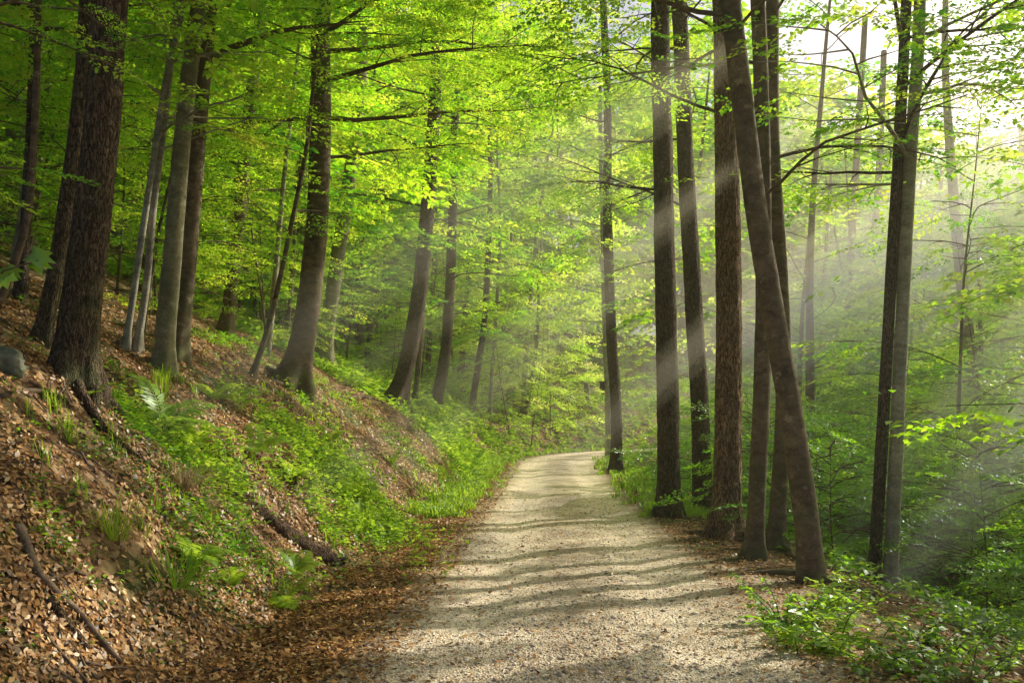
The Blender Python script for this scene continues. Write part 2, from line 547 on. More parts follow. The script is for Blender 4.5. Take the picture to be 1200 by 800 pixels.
def place_sprays(P, D, S, temps, r, tilt=0.22):
    """P positions, D headings, S scales -> kites (n,4,3) and a tint per leaf"""
    P, D, S = np.asarray(P), unit(np.asarray(D)), np.asarray(S)
    n = len(P)
    up = unit(np.stack([r.normal(0, tilt, n), r.normal(0, tilt, n), np.ones(n)], -1))
    Yv = unit(np.cross(up, D))
    Zv = np.cross(D, Yv)
    M = np.stack([D, Yv, Zv], 1)
    Q, C = [], []
    pick = r.integers(0, len(temps), n)
    for k, t in enumerate(temps):
        i = np.where(pick == k)[0]
        if len(i) == 0:
            continue
        q = np.einsum('lkj,njc->nlkc', t, M[i]) * S[i][:, None, None, None] + P[i][:, None, None, :]
        Q.append(q.reshape(-1, 4, 3))
        base = np.clip(r.normal(0.45, 0.22, len(i)), 0, 1)
        C.append((base[:, None] + r.normal(0, 0.14, (len(i), len(t)))).ravel())
    return np.concatenate(Q), np.clip(np.concatenate(C), 0, 1)


def clear_view(c):
    """the track is kept open: nothing grows into its clearance"""
    t = lat(c[:, 0], c[:, 1])
    zz = c[:, 2] - height(c[:, 0], c[:, 1])
    road = (np.abs(t - 0.2) < 2.9) & (c[:, 2] < 3.0 + 0.02 * c[:, 1]) & (c[:, 1] < 48)
    near = (np.linalg.norm(c - CAM, axis=1) < 3.0)
    return ~(road | near | (zz < 0.05))


def leaves_mesh(name, Q, C, mat, carve=None, keep=None):
    c = Q.mean(1)
    k = clear_view(c)
    if carve is not None:
        k &= ~lit(c, carve)
    if keep is not None:
        k &= keep(c)
    Q, C = Q[k], C[k]
    if len(Q) == 0:
        return None
    return mk_mesh(name, Q.reshape(-1, 3), [np.arange(len(Q) * 4).reshape(-1, 4)], mat, {'tint': C})


def grow(start, az, el, L, r, n=7, flat=0.5, droop=0.0):
    p = np.array(start, float)
    out = [p.copy()]
    st = L / (n - 1)
    for i in range(n - 1):
        az += r.normal(0, 0.14)
        el = el * (1 - flat * 0.35) + r.normal(0, 0.07) - droop * i / n
        p = p + st * np.array([math.cos(az) * math.cos(el), math.sin(az) * math.cos(el), math.sin(el)])
        out.append(p.copy())
    return np.array(out)


def on_path(path, f):
    x = f * (len(path) - 1)
    i = min(int(x), len(path) - 2)
    return path[i] * (1 - (x - i)) + path[i + 1] * (x - i), path[i + 1] - path[i]


def branch_system(start, az, el, L, r, step=0.42, spray=0.85, twigs=True, droop=0.05, r0=None, sub_every=0.38):
    """a limb with side branches and leaf sprays; returns wood Acc, sprays"""
    w = Acc()
    P, D, S = [], [], []
    main = grow(start, az, el, L, r, 8, 0.5, droop)
    r0 = r0 or 0.008 + 0.006 * L
    w.tube(main, np.linspace(r0, 0.006, len(main)), 6)
    ns = max(3, int(L / sub_every))
    side = r.integers(0, 2)
    for k in range(ns):
        f = 0.22 + 0.76 * (k + r.uniform(0, 0.6)) / ns
        f = min(f, 0.98)
        p, d = on_path(main, f)
        a0 = math.atan2(d[1], d[0])
        sg = 1 if (k + side) % 2 else -1
        sl = L * 0.42 * (1.05 - 0.65 * f) * r.uniform(0.7, 1.2)
        sub = grow(p, a0 + sg * r.uniform(0.6, 1.1), r.normal(0.03, 0.12), sl, r, 5, 0.5, 0.05)
        if twigs:
            w.tube(sub, np.linspace(0.008 + 0.004 * sl, 0.003, 5), 4)
        m = max(1, int(sl / step))
        for j in range(m):
            g = (j + 0.6) / m
            q, dd = on_path(sub, min(g, 0.99))
            a1 = math.atan2(dd[1], dd[0]) + (1 if j % 2 else -1) * r.uniform(0.2, 0.8)
            P.append(q)
            D.append([math.cos(a1), math.sin(a1), r.normal(-0.12, 0.12)])
            S.append(spray * r.uniform(0.65, 1.15))
    p, d = on_path(main, 0.97)
    P.append(p)
    D.append(d)
    S.append(spray)
    return w, P, D, S


def trunk_mesh(name, path, rad, mat, segs=24, rows=60, ridged=True, flare=0.5, lobes=5, seed=0, base_z=None, disp=1.0):
    p = smooth_path(path, rows)
    L = np.concatenate([[0], np.cumsum(np.linalg.norm(np.diff(p, axis=0), axis=1))])
    hs = np.linspace(0, 1, len(rad))
    rr = np.interp(L / L[-1], hs, rad)
    V, Fq = tube(p, np.ones(rows), segs)
    V = V.reshape(rows, segs, 3)
    ax = V - p[:, None, :]
    th = np.linspace(0, 2 * PI, segs, endpoint=False)[None, :]
    z0 = p[0, 2] if base_z is None else base_z
    hh = np.maximum(p[:, 2] - z0, -0.3)[:, None]
    fl = flare * np.exp(-np.maximum(hh, 0) / (1.1 * rad[0] + 0.05))
    lob = 1 + 0.45 * np.cos(lobes * th + seed) + 0.25 * np.cos((lobes - 2) * th + 2.3 * seed)
    q = rr[:, None] * (1 + fl * lob)
    cx, cy = np.cos(th), np.sin(th)
    lump = perlin(cx * 1.2 + seed, cy * 1.2, p[:, 2:3] * 0.9)
    q = q * (1 + 0.09 * lump * disp)
    if ridged:
        k = 2 * PI * rr[:, None] / 0.05
        k0 = max(6.0, 0.55 * 2 * PI * rad[0] / 0.05)
        rg = np.abs(perlin(cx * k0 * 0.35 + seed, cy * k0 * 0.35, p[:, 2:3] * 2.2))
        q = q + (0.028 * disp) * (np.sqrt(rg) - 0.4) * np.minimum(rr[:, None] / 0.2, 1.2)
    else:
        q = q + 0.006 * perlin(cx * 2 + seed, cy * 2, p[:, 2:3] * 9)
    V = p[:, None, :] + ax * q[:, :, None]
    up = np.repeat(hh[:, 0], segs)
    return mk_mesh(name, V.reshape(-1, 3), [Fq], mat, smooth=True, vattr={'up': up})


# ------------------------------------------------------------------ trees placed where the photograph has them
def tree(name, label, pts, w, bark, top=17.0, taper=0.55, crown=None, seed=1, segs=20, rows=50, flare=0.45, group=None, ridged=None, base=None, roots=0, depth_lean=0.0, extra=()):
    """pts: picture points up the trunk, the first at its foot; they fix the foot and the lean, the trunk goes on above the frame"""
    r = np.random.default_rng(1000 + seed)
    g = ground(*pts[0]) if base is None else np.asarray(base, float)
    yb = g[1]
    P = [g]
    for px, py in pts[1:]:
        d = ray(px, py)
        q = CAM + d * ((yb + depth_lean * len(P)) / d[1])
        P.append(q)
    P = np.array(P)
    rad0 = 0.5 * 0.82 * w / F * np.linalg.norm(g - CAM)
    flare = flare * 1.7
    d = P[-1] - P[-2]
    d = d / np.linalg.norm(d)
    d = unit(d * 0.6 + np.array([0, 0, 0.4]))
    ztop = g[2] + top
    while P[-1][2] < ztop - 1:
        stp = min(3.0, max(ztop - P[-1][2], 0.8))
        d = unit(d + r.normal(0, 0.05, 3))
        P = np.vstack([P, P[-1] + d * stp])
    dn = unit(P[1] - P[0])
    P = np.vstack([P[0] - dn * 0.5, P])
    loc = g.copy()
    e = bpy.data.objects.new(name, None)
    COL.objects.link(e)
    e.location = loc
    e.empty_display_size = 0.3
    e['label'] = label
    e['category'] = 'tree'
    if group:
        e['group'] = group
    rg = (bark in ('oak', 'pine', 'dark')) if ridged is None else ridged
    zt = P[-1][2] - g[2]
    radii = rad0 * np.linspace(1, taper, 12) ** np.linspace(1, 1.2, 12)
    me = trunk_mesh('trunk', P - loc, radii, BARK[bark], segs, rows, rg, flare, 5, seed * 1.7, 0.0)
    link('trunk', me, e)
    path = smooth_path(P, 80)
    for k in range(roots):
        a = r.uniform(0, 2 * PI) if k else -0.9
        p = g.copy()
        pts_r = []
        for j in range(7):
            pts_r.append([p[0] + math.cos(a) * j * 0.16 * (1 + rad0), p[1] + math.sin(a) * j * 0.16 * (1 + rad0), 0])
            a += r.normal(0, 0.25)
        pts_r = np.array(pts_r)
        pts_r[:, 2] = height(pts_r[:, 0], pts_r[:, 1]) + np.linspace(0.10, -0.03, 7)
        V, Fq = tube(smooth_path(pts_r, 20) - loc, np.linspace(rad0 * 0.32, 0.015, 20), 8)
        link('root', mk_mesh('root', V, [Fq], BARK[bark], smooth=True, vattr={'up': np.full(len(V), 0.5)}), e)
    Pn, Dn, Sn = [], [], []
    up_P, up_D, up_S, upw = [], [], [], Acc()
    c = dict(h0=4.0, h1=min(top - 1, 10.0), nb=10, L=3.2, temps=T_FINE, spray=0.85, step=0.3, carve=0.42, parts=True, az=None, el=0.35, twigs=True, mat=LEAF, droop=0.04, tilt=0.22)
    if crown is not None:
        c.update(crown)
        ftop = 1.5 + 505 / 1100 * np.linalg.norm(g - CAM) - g[2] + (1.2 if g[0] < 1.5 else 5.0)
        c['h1'] = max(min(c['h1'], ftop), c['h0'] + 1.5)
        wood = Acc()
        todo = []
        for k in range(c['nb']):
            f = (k + r.uniform(0, 0.9)) / c['nb']
            hz = c['h0'] + (c['h1'] - c['h0']) * f
            az = k * 2.4 + r.uniform(-0.4, 0.4) + seed
            if c['az'] is not None:
                az = R(c['az'][0]) + R(c['az'][1]) * r.uniform(-1, 1)
            todo.append((hz, az, r.uniform(0.6, 1.3) * c['el'], c['L'] * r.uniform(0.7, 1.2), None))
        for x in extra:
            todo.append((x[0], R(x[1]), x[2], x[3], x[4] if len(x) > 4 else None))
        for hz, az, el, L, r0 in todo:
            i = int(np.argmin(np.abs(path[:, 2] - g[2] - hz)))
            w, p1, d1, s1 = branch_system(path[i], az, el, L, r, c['step'], c['spray'], c['twigs'], c['droop'], r0)
            if c['carve'] is not None and (r0 is None or c['carve'] < 5) and lit(np.array(p1), c['carve']).mean() > 0.5:
                continue
            Pn += p1
            Dn += d1
            Sn += s1
            if c['parts']:
                me = w.mesh('branch', BARK[bark if bark not in ('pine',) else 'dark'], vattr={'up': np.full(w.n, 2.0)})
                me.transform(__import__('mathutils').Matrix.Translation([-float(v) for v in loc]))
                link('branch', me, e)
            else:
                for V, Fq in zip(w.V, w.F):
                    wood.V.append(V)
                    wood.F.append(Fq - Fq.min() + wood.n)
                    wood.n += len(V)
        # the upper crown, above the frame: it shades the wood as real crowns do
        if np.linalg.norm(g - CAM) < 27:
            for k in range(9 if g[0] > 1.5 else 2):
                hz = max(c['h1'] + 0.5, 7.0) + (top - 0.5 - max(c['h1'] + 0.5, 7.0)) * (k + r.uniform(0, 0.8)) / (9 if g[0] > 1.5 else 2)
                i = int(np.argmin(np.abs(path[:, 2] - g[2] - hz)))
                w, p1, d1, s1 = branch_system(path[i], k * 2.4 + seed, 0.4, 4.0 * r.uniform(0.7, 1.2), r, 1.0, 2.0, False, 0.03, 0.03, 0.8)
                up_P += p1
                up_D += d1
                up_S += s1
                for V, Fq in list(zip(w.V, w.F))[:1]:
                    upw.add(V, Fq)
        if not c['parts'] and wood.n:
            me = wood.mesh('branches', BARK[bark], vattr={'up': np.full(wood.n, 2.0)})
            me.transform(__import__('mathutils').Matrix.Translation([-float(v) for v in loc]))
            link('limb', me, e)
        Q, C = place_sprays(Pn, Dn, Sn, c['temps'], r, c['tilt'])
        C = np.clip(C + r.normal(0, 0.15), 0, 1)
        if up_P:
            Q2, C2 = place_sprays(up_P, up_D, up_S, T_COARSE, r, 0.3)
            Q, C = np.concatenate([Q, Q2]), np.concatenate([C, C2])
        me = leaves_mesh('crown', Q, C, c['mat'], c['carve'], c.get('keep'))
        if me:
            me.transform(__import__('mathutils').Matrix.Translation([-float(v) for v in loc]))
            link('crown', me, e)
    return e


MIDC = dict(temps=T_MID, spray=1.15, step=0.5)
# --- left side, on the bank
tree('oak_tree', 'thick dark tree with deeply furrowed bark and mossy foot on top of the bank', [(86, 452), (92, 380), (108, 250), (122, 120), (130, 0)], 50, 'oak', 14, 0.6,
     dict(h0=4.5, h1=11, nb=9, L=3.4), 1, 96, 150, 0.38, roots=2, extra=[(5.2, 40, 0.9, 2.6, 0.07)])
tree('oak_tree', 'furrowed brown trunk standing partly behind the thickest mossy oak', [(48, 402), (70, 290), (92, 130), (101, 0)], 20, 'oak', 14, 0.6, dict(h0=4.5, h1=11, nb=8, L=3.2), 2, 40, 80)
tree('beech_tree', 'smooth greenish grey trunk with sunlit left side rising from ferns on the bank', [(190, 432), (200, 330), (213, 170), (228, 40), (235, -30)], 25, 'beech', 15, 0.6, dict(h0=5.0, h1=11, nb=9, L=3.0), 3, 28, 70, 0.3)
tree('beech_tree', 'dark smooth trunk with a long arching limb just behind the greenish trunk', [(208, 420), (220, 300), (232, 150), (245, 0)], 26, 'dark_smooth', 15, 0.6, dict(h0=5.5, h1=12, nb=9, L=3.2), 4, 28, 70, 0.35, extra=[(4.3, 15, 0.75, 2.6, 0.055)])
tree('slender_tree', 'thin pale crooked trunk left of its twin between the oak and the greenish beech', [(147, 408), (160, 320), (178, 200), (195, 90), (215, 0)], 9, 'pale', 12, 0.6, dict(h0=2.5, h1=9, nb=9, L=2.0), 5, 12, 50)
tree('slender_tree', 'thin pale wavy trunk right of its twin behind the thick oak', [(160, 410), (172, 330), (180, 240), (192, 150), (205, 20)], 10, 'pale', 12, 0.6, dict(h0=2.5, h1=9, nb=9, L=2.0), 6, 12, 50)
tree('beech_tree', 'tall straight shaded trunk further up the slope right of the arching limb', [(264, 392), (278, 280), (290, 150), (306, 0)], 19, 'dark_smooth', 17, 0.6, dict(h0=3.5, h1=14, nb=14, L=3.4, **MIDC), 7, 16, 50)
tree('beech_tree', 'dark leaning beech with flared foot and wide spreading branches at the bank edge', [(341, 452), (356, 390), (370, 280), (376, 140), (375, 40), (377, 0)], 35, 'dark_smooth', 15, 0.55,
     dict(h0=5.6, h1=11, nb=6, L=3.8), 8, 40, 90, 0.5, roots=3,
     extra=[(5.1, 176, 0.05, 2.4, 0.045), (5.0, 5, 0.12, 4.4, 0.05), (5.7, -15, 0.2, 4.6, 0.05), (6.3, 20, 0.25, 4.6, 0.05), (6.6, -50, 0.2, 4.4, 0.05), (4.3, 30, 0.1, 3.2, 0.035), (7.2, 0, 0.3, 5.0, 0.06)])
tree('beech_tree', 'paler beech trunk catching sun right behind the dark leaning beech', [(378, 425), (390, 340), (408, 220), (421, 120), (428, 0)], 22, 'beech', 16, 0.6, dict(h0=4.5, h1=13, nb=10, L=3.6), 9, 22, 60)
tree('beech_tree', 'shaded trunk half hidden behind the paler beech', [(384, 410), (396, 250), (402, 130), (408, 0)], 17, 'dark_smooth', 16, 0.6, dict(h0=4.5, h1=13, nb=9, L=3.4, **MIDC), 10, 16, 50)
tree('beech_tree', 'dark trunk leaning right with splayed roots at the bank edge mid way along', [(462, 472), (478, 420), (493, 330), (505, 190), (512, 60)], 25, 'dark', 16, 0.55, dict(h0=4.2, h1=13, nb=13, L=4.2, **MIDC), 11, 28, 70, 0.5, roots=3)
tree('slender_tree', 'thin straight young trunk between two dark leaning trunks', [(486, 470), (493, 400), (497, 320), (499, 200)], 8, 'dark_smooth', 12, 0.6, dict(h0=2.5, h1=10, nb=9, L=2.2, **MIDC), 12, 12, 40)
tree('beech_tree', 'dark trunk with bowed foot beyond the splayed roots on the bank', [(509, 478), (521, 420), (527, 340), (530, 260), (534, 120)], 17, 'dark', 16, 0.6, dict(h0=3.2, h1=14, nb=13, L=3.6, **MIDC), 13, 18, 50)
tree('beech_tree', 'slim dark trunk on the bank where the foliage turns bright', [(552, 484), (560, 430), (568, 370), (574, 250)], 10, 'dark', 15, 0.6, dict(h0=2.5, h1=13, nb=13, L=3.4, **MIDC), 14, 12, 40)
tree('slender_tree', 'thin pale stem catching light where the bank bends', [(574, 488), (577, 430), (582, 360), (586, 260)], 6, 'pale', 13, 0.6, dict(h0=2.0, h1=12, nb=10, L=2.6, **MIDC), 15, 10, 40)
tree('slender_tree', 'thin bowed dark stem overhanging the far bend of the track', [(614, 492), (622, 450), (628, 410), (631, 360)], 7, 'dark', 9, 0.5, dict(h0=0.8, h1=8, nb=12, L=2.6, **MIDC), 16, 10, 40)
tree('slender_tree', 'thin young stem slanting right on the slope left of the dark leaning beech', [(296, 440), (318, 370), (340, 270), (358, 180), (366, 110)], 8, 'dark_smooth', 9, 0.5, dict(h0=2.0, h1=7, nb=8, L=1.6), 17, 12, 50)
tree('slender_tree', 'thin wavy stem in the gap between paler beech and splayed dark trunk', [(430, 425), (440, 330), (446, 250), (462, 190), (470, 150)], 8, 'dark_smooth', 10, 0.5, dict(h0=3.0, h1=9, nb=8, L=2.0, **MIDC), 18, 12, 50)
tree('slender_tree', 'pale young trunk slanting right at the edge of the slope by the oaks', [(0, 352), (20, 300), (34, 240), (42, 120)], 10, 'deadwood', 10, 0.5, dict(h0=3.5, h1=9, nb=8, L=2.0, **MIDC), 19, 12, 50)
tree('beech_tree', 'dark upright trunk high on the slope left of the furrowed oaks', [(24, 350), (34, 200), (40, 60), (42, 0)], 14, 'dark', 16, 0.6, dict(h0=3.5, h1=13, nb=10, L=3.0, **MIDC), 20, 14, 50)

# --- right side, along the edge of the falling ground
RC = dict(carve=0.12)
RL = dict(carve=0.42)      # the leafier ones
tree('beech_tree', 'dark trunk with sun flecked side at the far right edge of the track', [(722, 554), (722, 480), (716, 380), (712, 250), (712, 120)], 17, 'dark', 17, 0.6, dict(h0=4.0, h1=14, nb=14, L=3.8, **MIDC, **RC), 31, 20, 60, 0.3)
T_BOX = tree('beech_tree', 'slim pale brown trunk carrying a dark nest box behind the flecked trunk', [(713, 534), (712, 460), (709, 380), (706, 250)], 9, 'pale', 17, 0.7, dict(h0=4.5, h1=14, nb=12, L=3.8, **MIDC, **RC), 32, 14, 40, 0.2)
tree('oak_tree', 'thick straight dark trunk nearest the track in the row on its right edge', [(784, 606), (783, 500), (780, 350), (777, 180), (774, 0)], 31, 'dark', 17, 0.75, dict(h0=4.0, h1=14, nb=20, L=3.0, **RC), 33, 64, 120, 0.35)
tree('oak_tree', 'dark trunk leaning slightly left between the straight trunk and the reddish one', [(824, 600), (820, 480), (812, 340), (803, 180), (795, 0)], 26, 'dark', 17, 0.75, dict(h0=4.0, h1=14, nb=18, L=3.0, **RC), 34, 48, 100, 0.35)
tree('pine_tree', 'stout trunk with scaly reddish brown bark and broad flared foot by the track', [(851, 632), (853, 520), (854, 380), (853, 250), (850, 100), (848, 0)], 38, 'pine', 17, 0.72, dict(h0=3.6, h1=14, nb=20, L=2.8, **RL), 35, 96, 160, 0.42, roots=3)
tree('beech_tree', 'smooth shaded trunk rising just right of the flared reddish foot', [(884, 655), (888, 560), (893, 450), (895, 330), (893, 150)], 24, 'dark_smooth', 16, 0.7, dict(h0=4.0, h1=13, nb=14, L=3.2, **RL), 36, 32, 90, 0.4)
tree('beech_tree', 'shaded trunk with bright sunlit right side behind the curved leaning trunk', [(909, 642), (914, 560), (918, 470), (915, 330), (905, 150)], 22, 'dark_smooth', 16, 0.7, dict(h0=4.0, h1=13, nb=14, L=3.2, **RL), 37, 32, 90, 0.4, roots=2)
tree('beech_tree', 'large curved smooth trunk leaning left over the others at the track edge', [(951, 684), (945, 610), (926, 480), (905, 360), (885, 240), (868, 100), (856, 0), (848, -80)], 33, 'dark_smooth', 15, 0.7,
     dict(h0=4.6, h1=12, nb=15, L=3.0, **RL), 38, 40, 130, 0.2, roots=2, extra=[(5.6, 150, 0.1, 2.6, 0.03), (6.0, 200, 0.0, 2.8, 0.03), (4.2, 160, 0.1, 1.6, 0.02)])
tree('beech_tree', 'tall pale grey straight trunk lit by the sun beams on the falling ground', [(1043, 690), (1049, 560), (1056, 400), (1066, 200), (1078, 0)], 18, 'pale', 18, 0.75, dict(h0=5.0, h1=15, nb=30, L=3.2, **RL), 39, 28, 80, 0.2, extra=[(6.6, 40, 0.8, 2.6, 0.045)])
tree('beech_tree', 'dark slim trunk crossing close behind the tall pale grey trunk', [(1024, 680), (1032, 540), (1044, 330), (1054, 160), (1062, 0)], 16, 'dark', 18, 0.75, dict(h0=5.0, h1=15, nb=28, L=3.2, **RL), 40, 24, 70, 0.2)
tree('beech_tree', 'slim dark trunk left of the pale grey trunk deeper in the valley wood', [(982, 590), (990, 450), (1000, 250), (1014, 20)], 12, 'dark', 19, 0.7, dict(h0=4.0, h1=16, nb=32, L=3.4, **MIDC, **RC), 41, 14, 50)
tree('slender_tree', 'crooked slim dark trunk between two valley trunks left of the pale grey one', [(1008, 600), (1018, 480), (1022, 330), (1030, 200), (1036, 60)], 12, 'dark', 19, 0.7, dict(h0=4.0, h1=16, nb=32, L=3.4, **MIDC, **RC), 42, 14, 50)
tree('beech_tree', 'dark trunk with bushy foliage at the right margin above the shrubs', [(1185, 590), (1192, 440), (1196, 320), (1199, 150)], 15, 'dark', 18, 0.7, dict(h0=5.0, h1=15, nb=14, L=3.4, **MIDC, **RL), 43, 16, 50)
tree('slender_tree', 'slim trunk slanting right in the bright haze beyond the pale grey trunk', [(1068, 520), (1080, 400), (1096, 280), (1104, 200)], 9, 'beech', 17, 0.6, dict(h0=4.0, h1=15, nb=30, L=3.4, **MIDC, **RC), 44, 12, 40)
tree('slender_tree', 'shaded trunk wreathed in leaves between hazy stem and right margin trunk', [(1100, 560), (1112, 440), (1122, 330), (1128, 200)], 12, 'dark', 17, 0.6, dict(h0=3.0, h1=15, nb=15, L=2.8, **MIDC, **RL), 45, 12, 40)
tree('slender_tree', 'thin leafy trunk leaning right close to the right margin trunk', [(1136, 570), (1146, 430), (1160, 300), (1172, 170)], 9, 'dark', 17, 0.6, dict(h0=3.0, h1=15, nb=15, L=2.8, **MIDC, **RL), 46, 12, 40)
tree('slender_tree', 'thin straight stem seen between the curved trunk and the valley trunks', [(955, 570), (960, 450), (966, 320), (974, 200)], 7, 'dark_smooth', 16, 0.6, dict(h0=4.0, h1=14, nb=12, L=2.6, **MIDC, **RC), 47, 10, 40)

# ------------------------------------------------------------------ wood behind: prototypes, then copies of each thing and its parts
def proto_tree(seed, h, h0, nb, L, temps, spray, step, r0, bark, mat, twigs=False, tilt=0.25, el=0.35):
    r = np.random.default_rng(5000 + seed)
    P = [np.array([0, 0, -0.6])]
    a = r.uniform(0, 6.28)
    d = unit(np.array([math.cos(a) * 0.07, math.sin(a) * 0.07, 1]))
    for k in range(6):
        P.append(P[-1] + d * (h + 0.6) / 6)
        d = unit(d + r.normal(0, 0.035, 3) * [1, 1, 0])
    P = np.array(P)
    path = smooth_path(P, 60)
    w = Acc()
    Pn, Dn, Sn = [], [], []
    for k in range(nb):
        f = (k + r.uniform(0, 0.9)) / nb
        hz = h0 + (h * 0.98 - h0) * f
        i = int(np.argmin(np.abs(path[:, 2] - hz)))
        ww, p1, d1, s1 = branch_system(path[i], k * 2.4 + r.uniform(-0.5, 0.5), el * r.uniform(0.6, 1.3), L * (1.15 - 0.75 * f) * r.uniform(0.7, 1.2), r, step, spray, twigs, 0.04, (0.004 + 0.0028 * L) if twigs else 0.005 + 0.0024 * L)
        for V, Fq in zip(ww.V, ww.F):
            w.V.append(V)
            w.F.append(Fq - Fq.min() + w.n)
            w.n += len(V)
        Pn += p1
        Dn += d1
        Sn += s1
    tm = trunk_mesh('trunk', P, r0 * np.linspace(1, 0.06, 10), BARK[bark], 12, 36, False, 0.3, 5, seed, 0.0)
    bm = w.mesh('limb', BARK[bark], vattr={'up': np.full(w.n, 2.0)})
    Q, C = place_sprays(Pn, Dn, Sn, temps, r, tilt)
    C = np.clip(C + [-0.08, 0.08, 0.2, 0.02][seed % 4], 0, 1)
    return dict(trunk=tm, limb=bm, Q=Q, C=C, mat=mat, crown=None)


def put(pr, name, label, cat, group, base, rot, sc, unique=False, carve=None):
    base = np.asarray(base, float)
    e = bpy.data.objects.new(name, None)
    COL.objects.link(e)
    e.location = base
    e.empty_display_size = 0.3
    if unique:
        e.rotation_euler = (0, 0, 0)
    else:
        e.rotation_euler = (0, 0, rot)
        e.scale = (sc,) * 3
    e['label'], e['category'], e['group'] = label, cat, group
    for k in ('trunk', 'limb'):
        o = link(k, pr[k], e)
        if unique:
            o.rotation_euler = (0, 0, rot)
            o.scale = (sc,) * 3
    if unique:
        c, s = math.cos(rot), math.sin(rot)
        M = np.array([[c, s, 0], [-s, c, 0], [0, 0, 1]]) * sc
        Q = pr['Q'] @ M + base
        me = leaves_mesh('crown', Q, pr['C'], pr['mat'], carve)
        if me:
            me.vertices.foreach_get
            me.transform(__import__('mathutils').Matrix.Translation([-float(v) for v in base]))
            link('crown', me, e)
    else:
        if pr['crown'] is None:
            Q = pr['Q']
            pr['crown'] = mk_mesh('crown', Q.reshape(-1, 3), [np.arange(len(Q) * 4).reshape(-1, 4)], pr['mat'], {'tint': pr['C']})
        link('crown', pr['crown'], e)
    return e


PT = [proto_tree(i, 19 + 2 * (i % 3), 4.0, 26, 4.2, T_MID, 1.5, 0.95, 0.17 + 0.03 * (i % 3), ['dark_smooth', 'dark', 'beech', 'dark'][i % 4], LEAF) for i in range(4)]
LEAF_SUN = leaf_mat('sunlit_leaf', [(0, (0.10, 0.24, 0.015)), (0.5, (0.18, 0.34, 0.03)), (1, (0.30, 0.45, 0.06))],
                    [(0, (0.55, 0.90, 0.03)), (0.5, (0.80, 1.0, 0.08)), (1, (1.0, 1.0, 0.25))], 0.65, 0.05)  # paler leaf copy: the sun glow at the bend is put into the colour
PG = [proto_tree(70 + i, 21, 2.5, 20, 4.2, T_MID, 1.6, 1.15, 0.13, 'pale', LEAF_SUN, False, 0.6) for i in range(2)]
PS = [proto_tree(20 + i, 4.5 + 1.6 * i, 0.5, 15 + 2 * i, 2.2 + 0.2 * i, T_FINE, 0.85, 0.36, 0.03 + 0.008 * i, 'dark_smooth', LEAF, True, 0.22, 0.5) for i in range(4)]
PH = [proto_tree(80, 6.0, 0.4, 15, 2.4, T_FINE, 1.0, 0.55, 0.03, 'dark_smooth', LEAF_SUN, True, 0.5, 0.5)]
PF = [proto_tree(40 + i, 22, 2.0, 24, 5.0, T_COARSE, 2.4, 1.2, 0.22, 'dark', LEAF) for i in range(3)]
PB = [proto_tree(60 + i, 1.6 + 0.5 * i, 0.12, 17, 1.3 + 0.2 * i, T_FINE, 0.62, 0.24, 0.016, 'dark_smooth', LEAF_DARK, True, 0.35, 0.7) for i in range(3)]

def hides(x, y):
    return any(y < q[1] < 60 and abs(x / y - q[0] / q[1]) < 0.55 / y for q in heroes)


heroes = [o.location.copy() for o in bpy.data.objects if o.parent is None and o.get('category') == 'tree' and o.location.x < 0]
taken = [o.location.copy() for o in bpy.data.objects if o.parent is None and o.get('category') == 'tree']


def scatter(n, ysr, tsr, dmin, r, cond=None):
    out = []
    tries = 0
    while len(out) < n and tries < 6000:
        tries += 1
        y = r.uniform(*ysr)
        t = r.uniform(*tsr)
        sl = 0.041 + 2 * 0.021 * min(max(y - 33, 0), 26)
        x = float(xc(y)) + t * math.sqrt(1 + sl * sl)
        if any((x - q[0]) ** 2 + (y - q[1]) ** 2 < dmin * dmin for q in out + taken):
            continue
        if abs(x) > y * 0.62 + 3:
            continue
        if cond and not cond(x, y):
            continue
        out.append((x, y, float(height(x, y))))
    return out


def off_gaps(reach, top):
    def f(x, y):
        z0 = float(height(x, y))
        for c, rr in GAPS:
            hd = (x - c[0]) * SUN[0] + (y - c[1]) * SUN[1]
            hn = math.hypot(SUN[0], SUN[1])
            a = hd / hn
            if a < 0.5:
                continue
            side = abs((x - c[0]) * SUN[1] - (y - c[1]) * SUN[0]) / hn
            if side < rr + reach and c[2] + a * SUN[2] / hn - rr < z0 + top:
                return False
        return True
    return f


r = np.random.default_rng(77)
G1 = 'trees standing back on the wooded slope above the bank'
for k, p in enumerate(scatter(50, (14, 52), (-30, -7.0), 1.6, r, lambda x, y: not (-0.03 < x / y < 0.11 and y > 40))):
    put(PT[k % 4], 'beech_tree', 'tall tree among many on the wooded slope rising behind the bank', 'tree', G1, p, r.uniform(0, 6.28), r.uniform(0.8, 1.1))
PP = [proto_tree(90 + i, 13, 5.5, 11, 2.2, T_MID, 1.1, 0.7, 0.065 + 0.015 * i, ['dark_smooth', 'pale', 'dark'][i], LEAF) for i in range(3)]
G8 = 'slender trunks standing between the bigger trees on the slope'
for k, p in enumerate(scatter(24, (11, 30), (-16, -5.4), 1.1, r, lambda x, y: not hides(x, y))):
    put(PP[k % 3], 'slender_tree', 'slender trunk among several between the bigger trees on the bank slope', 'tree', G8, p, r.uniform(0, 6.28), r.uniform(0.8, 1.15))
G2 = 'trees of the valley wood below the track'


def off_bend(w):
    def f(x, y):
        hn = math.hypot(SUN[0], SUN[1])
        a = ((x - 2) * SUN[0] + (y - 44) * SUN[1]) / hn
        side = abs((x - 2) * SUN[1] - (y - 44) * SUN[0]) / hn
        return not (side < w and 4 < a < 60)
    return f


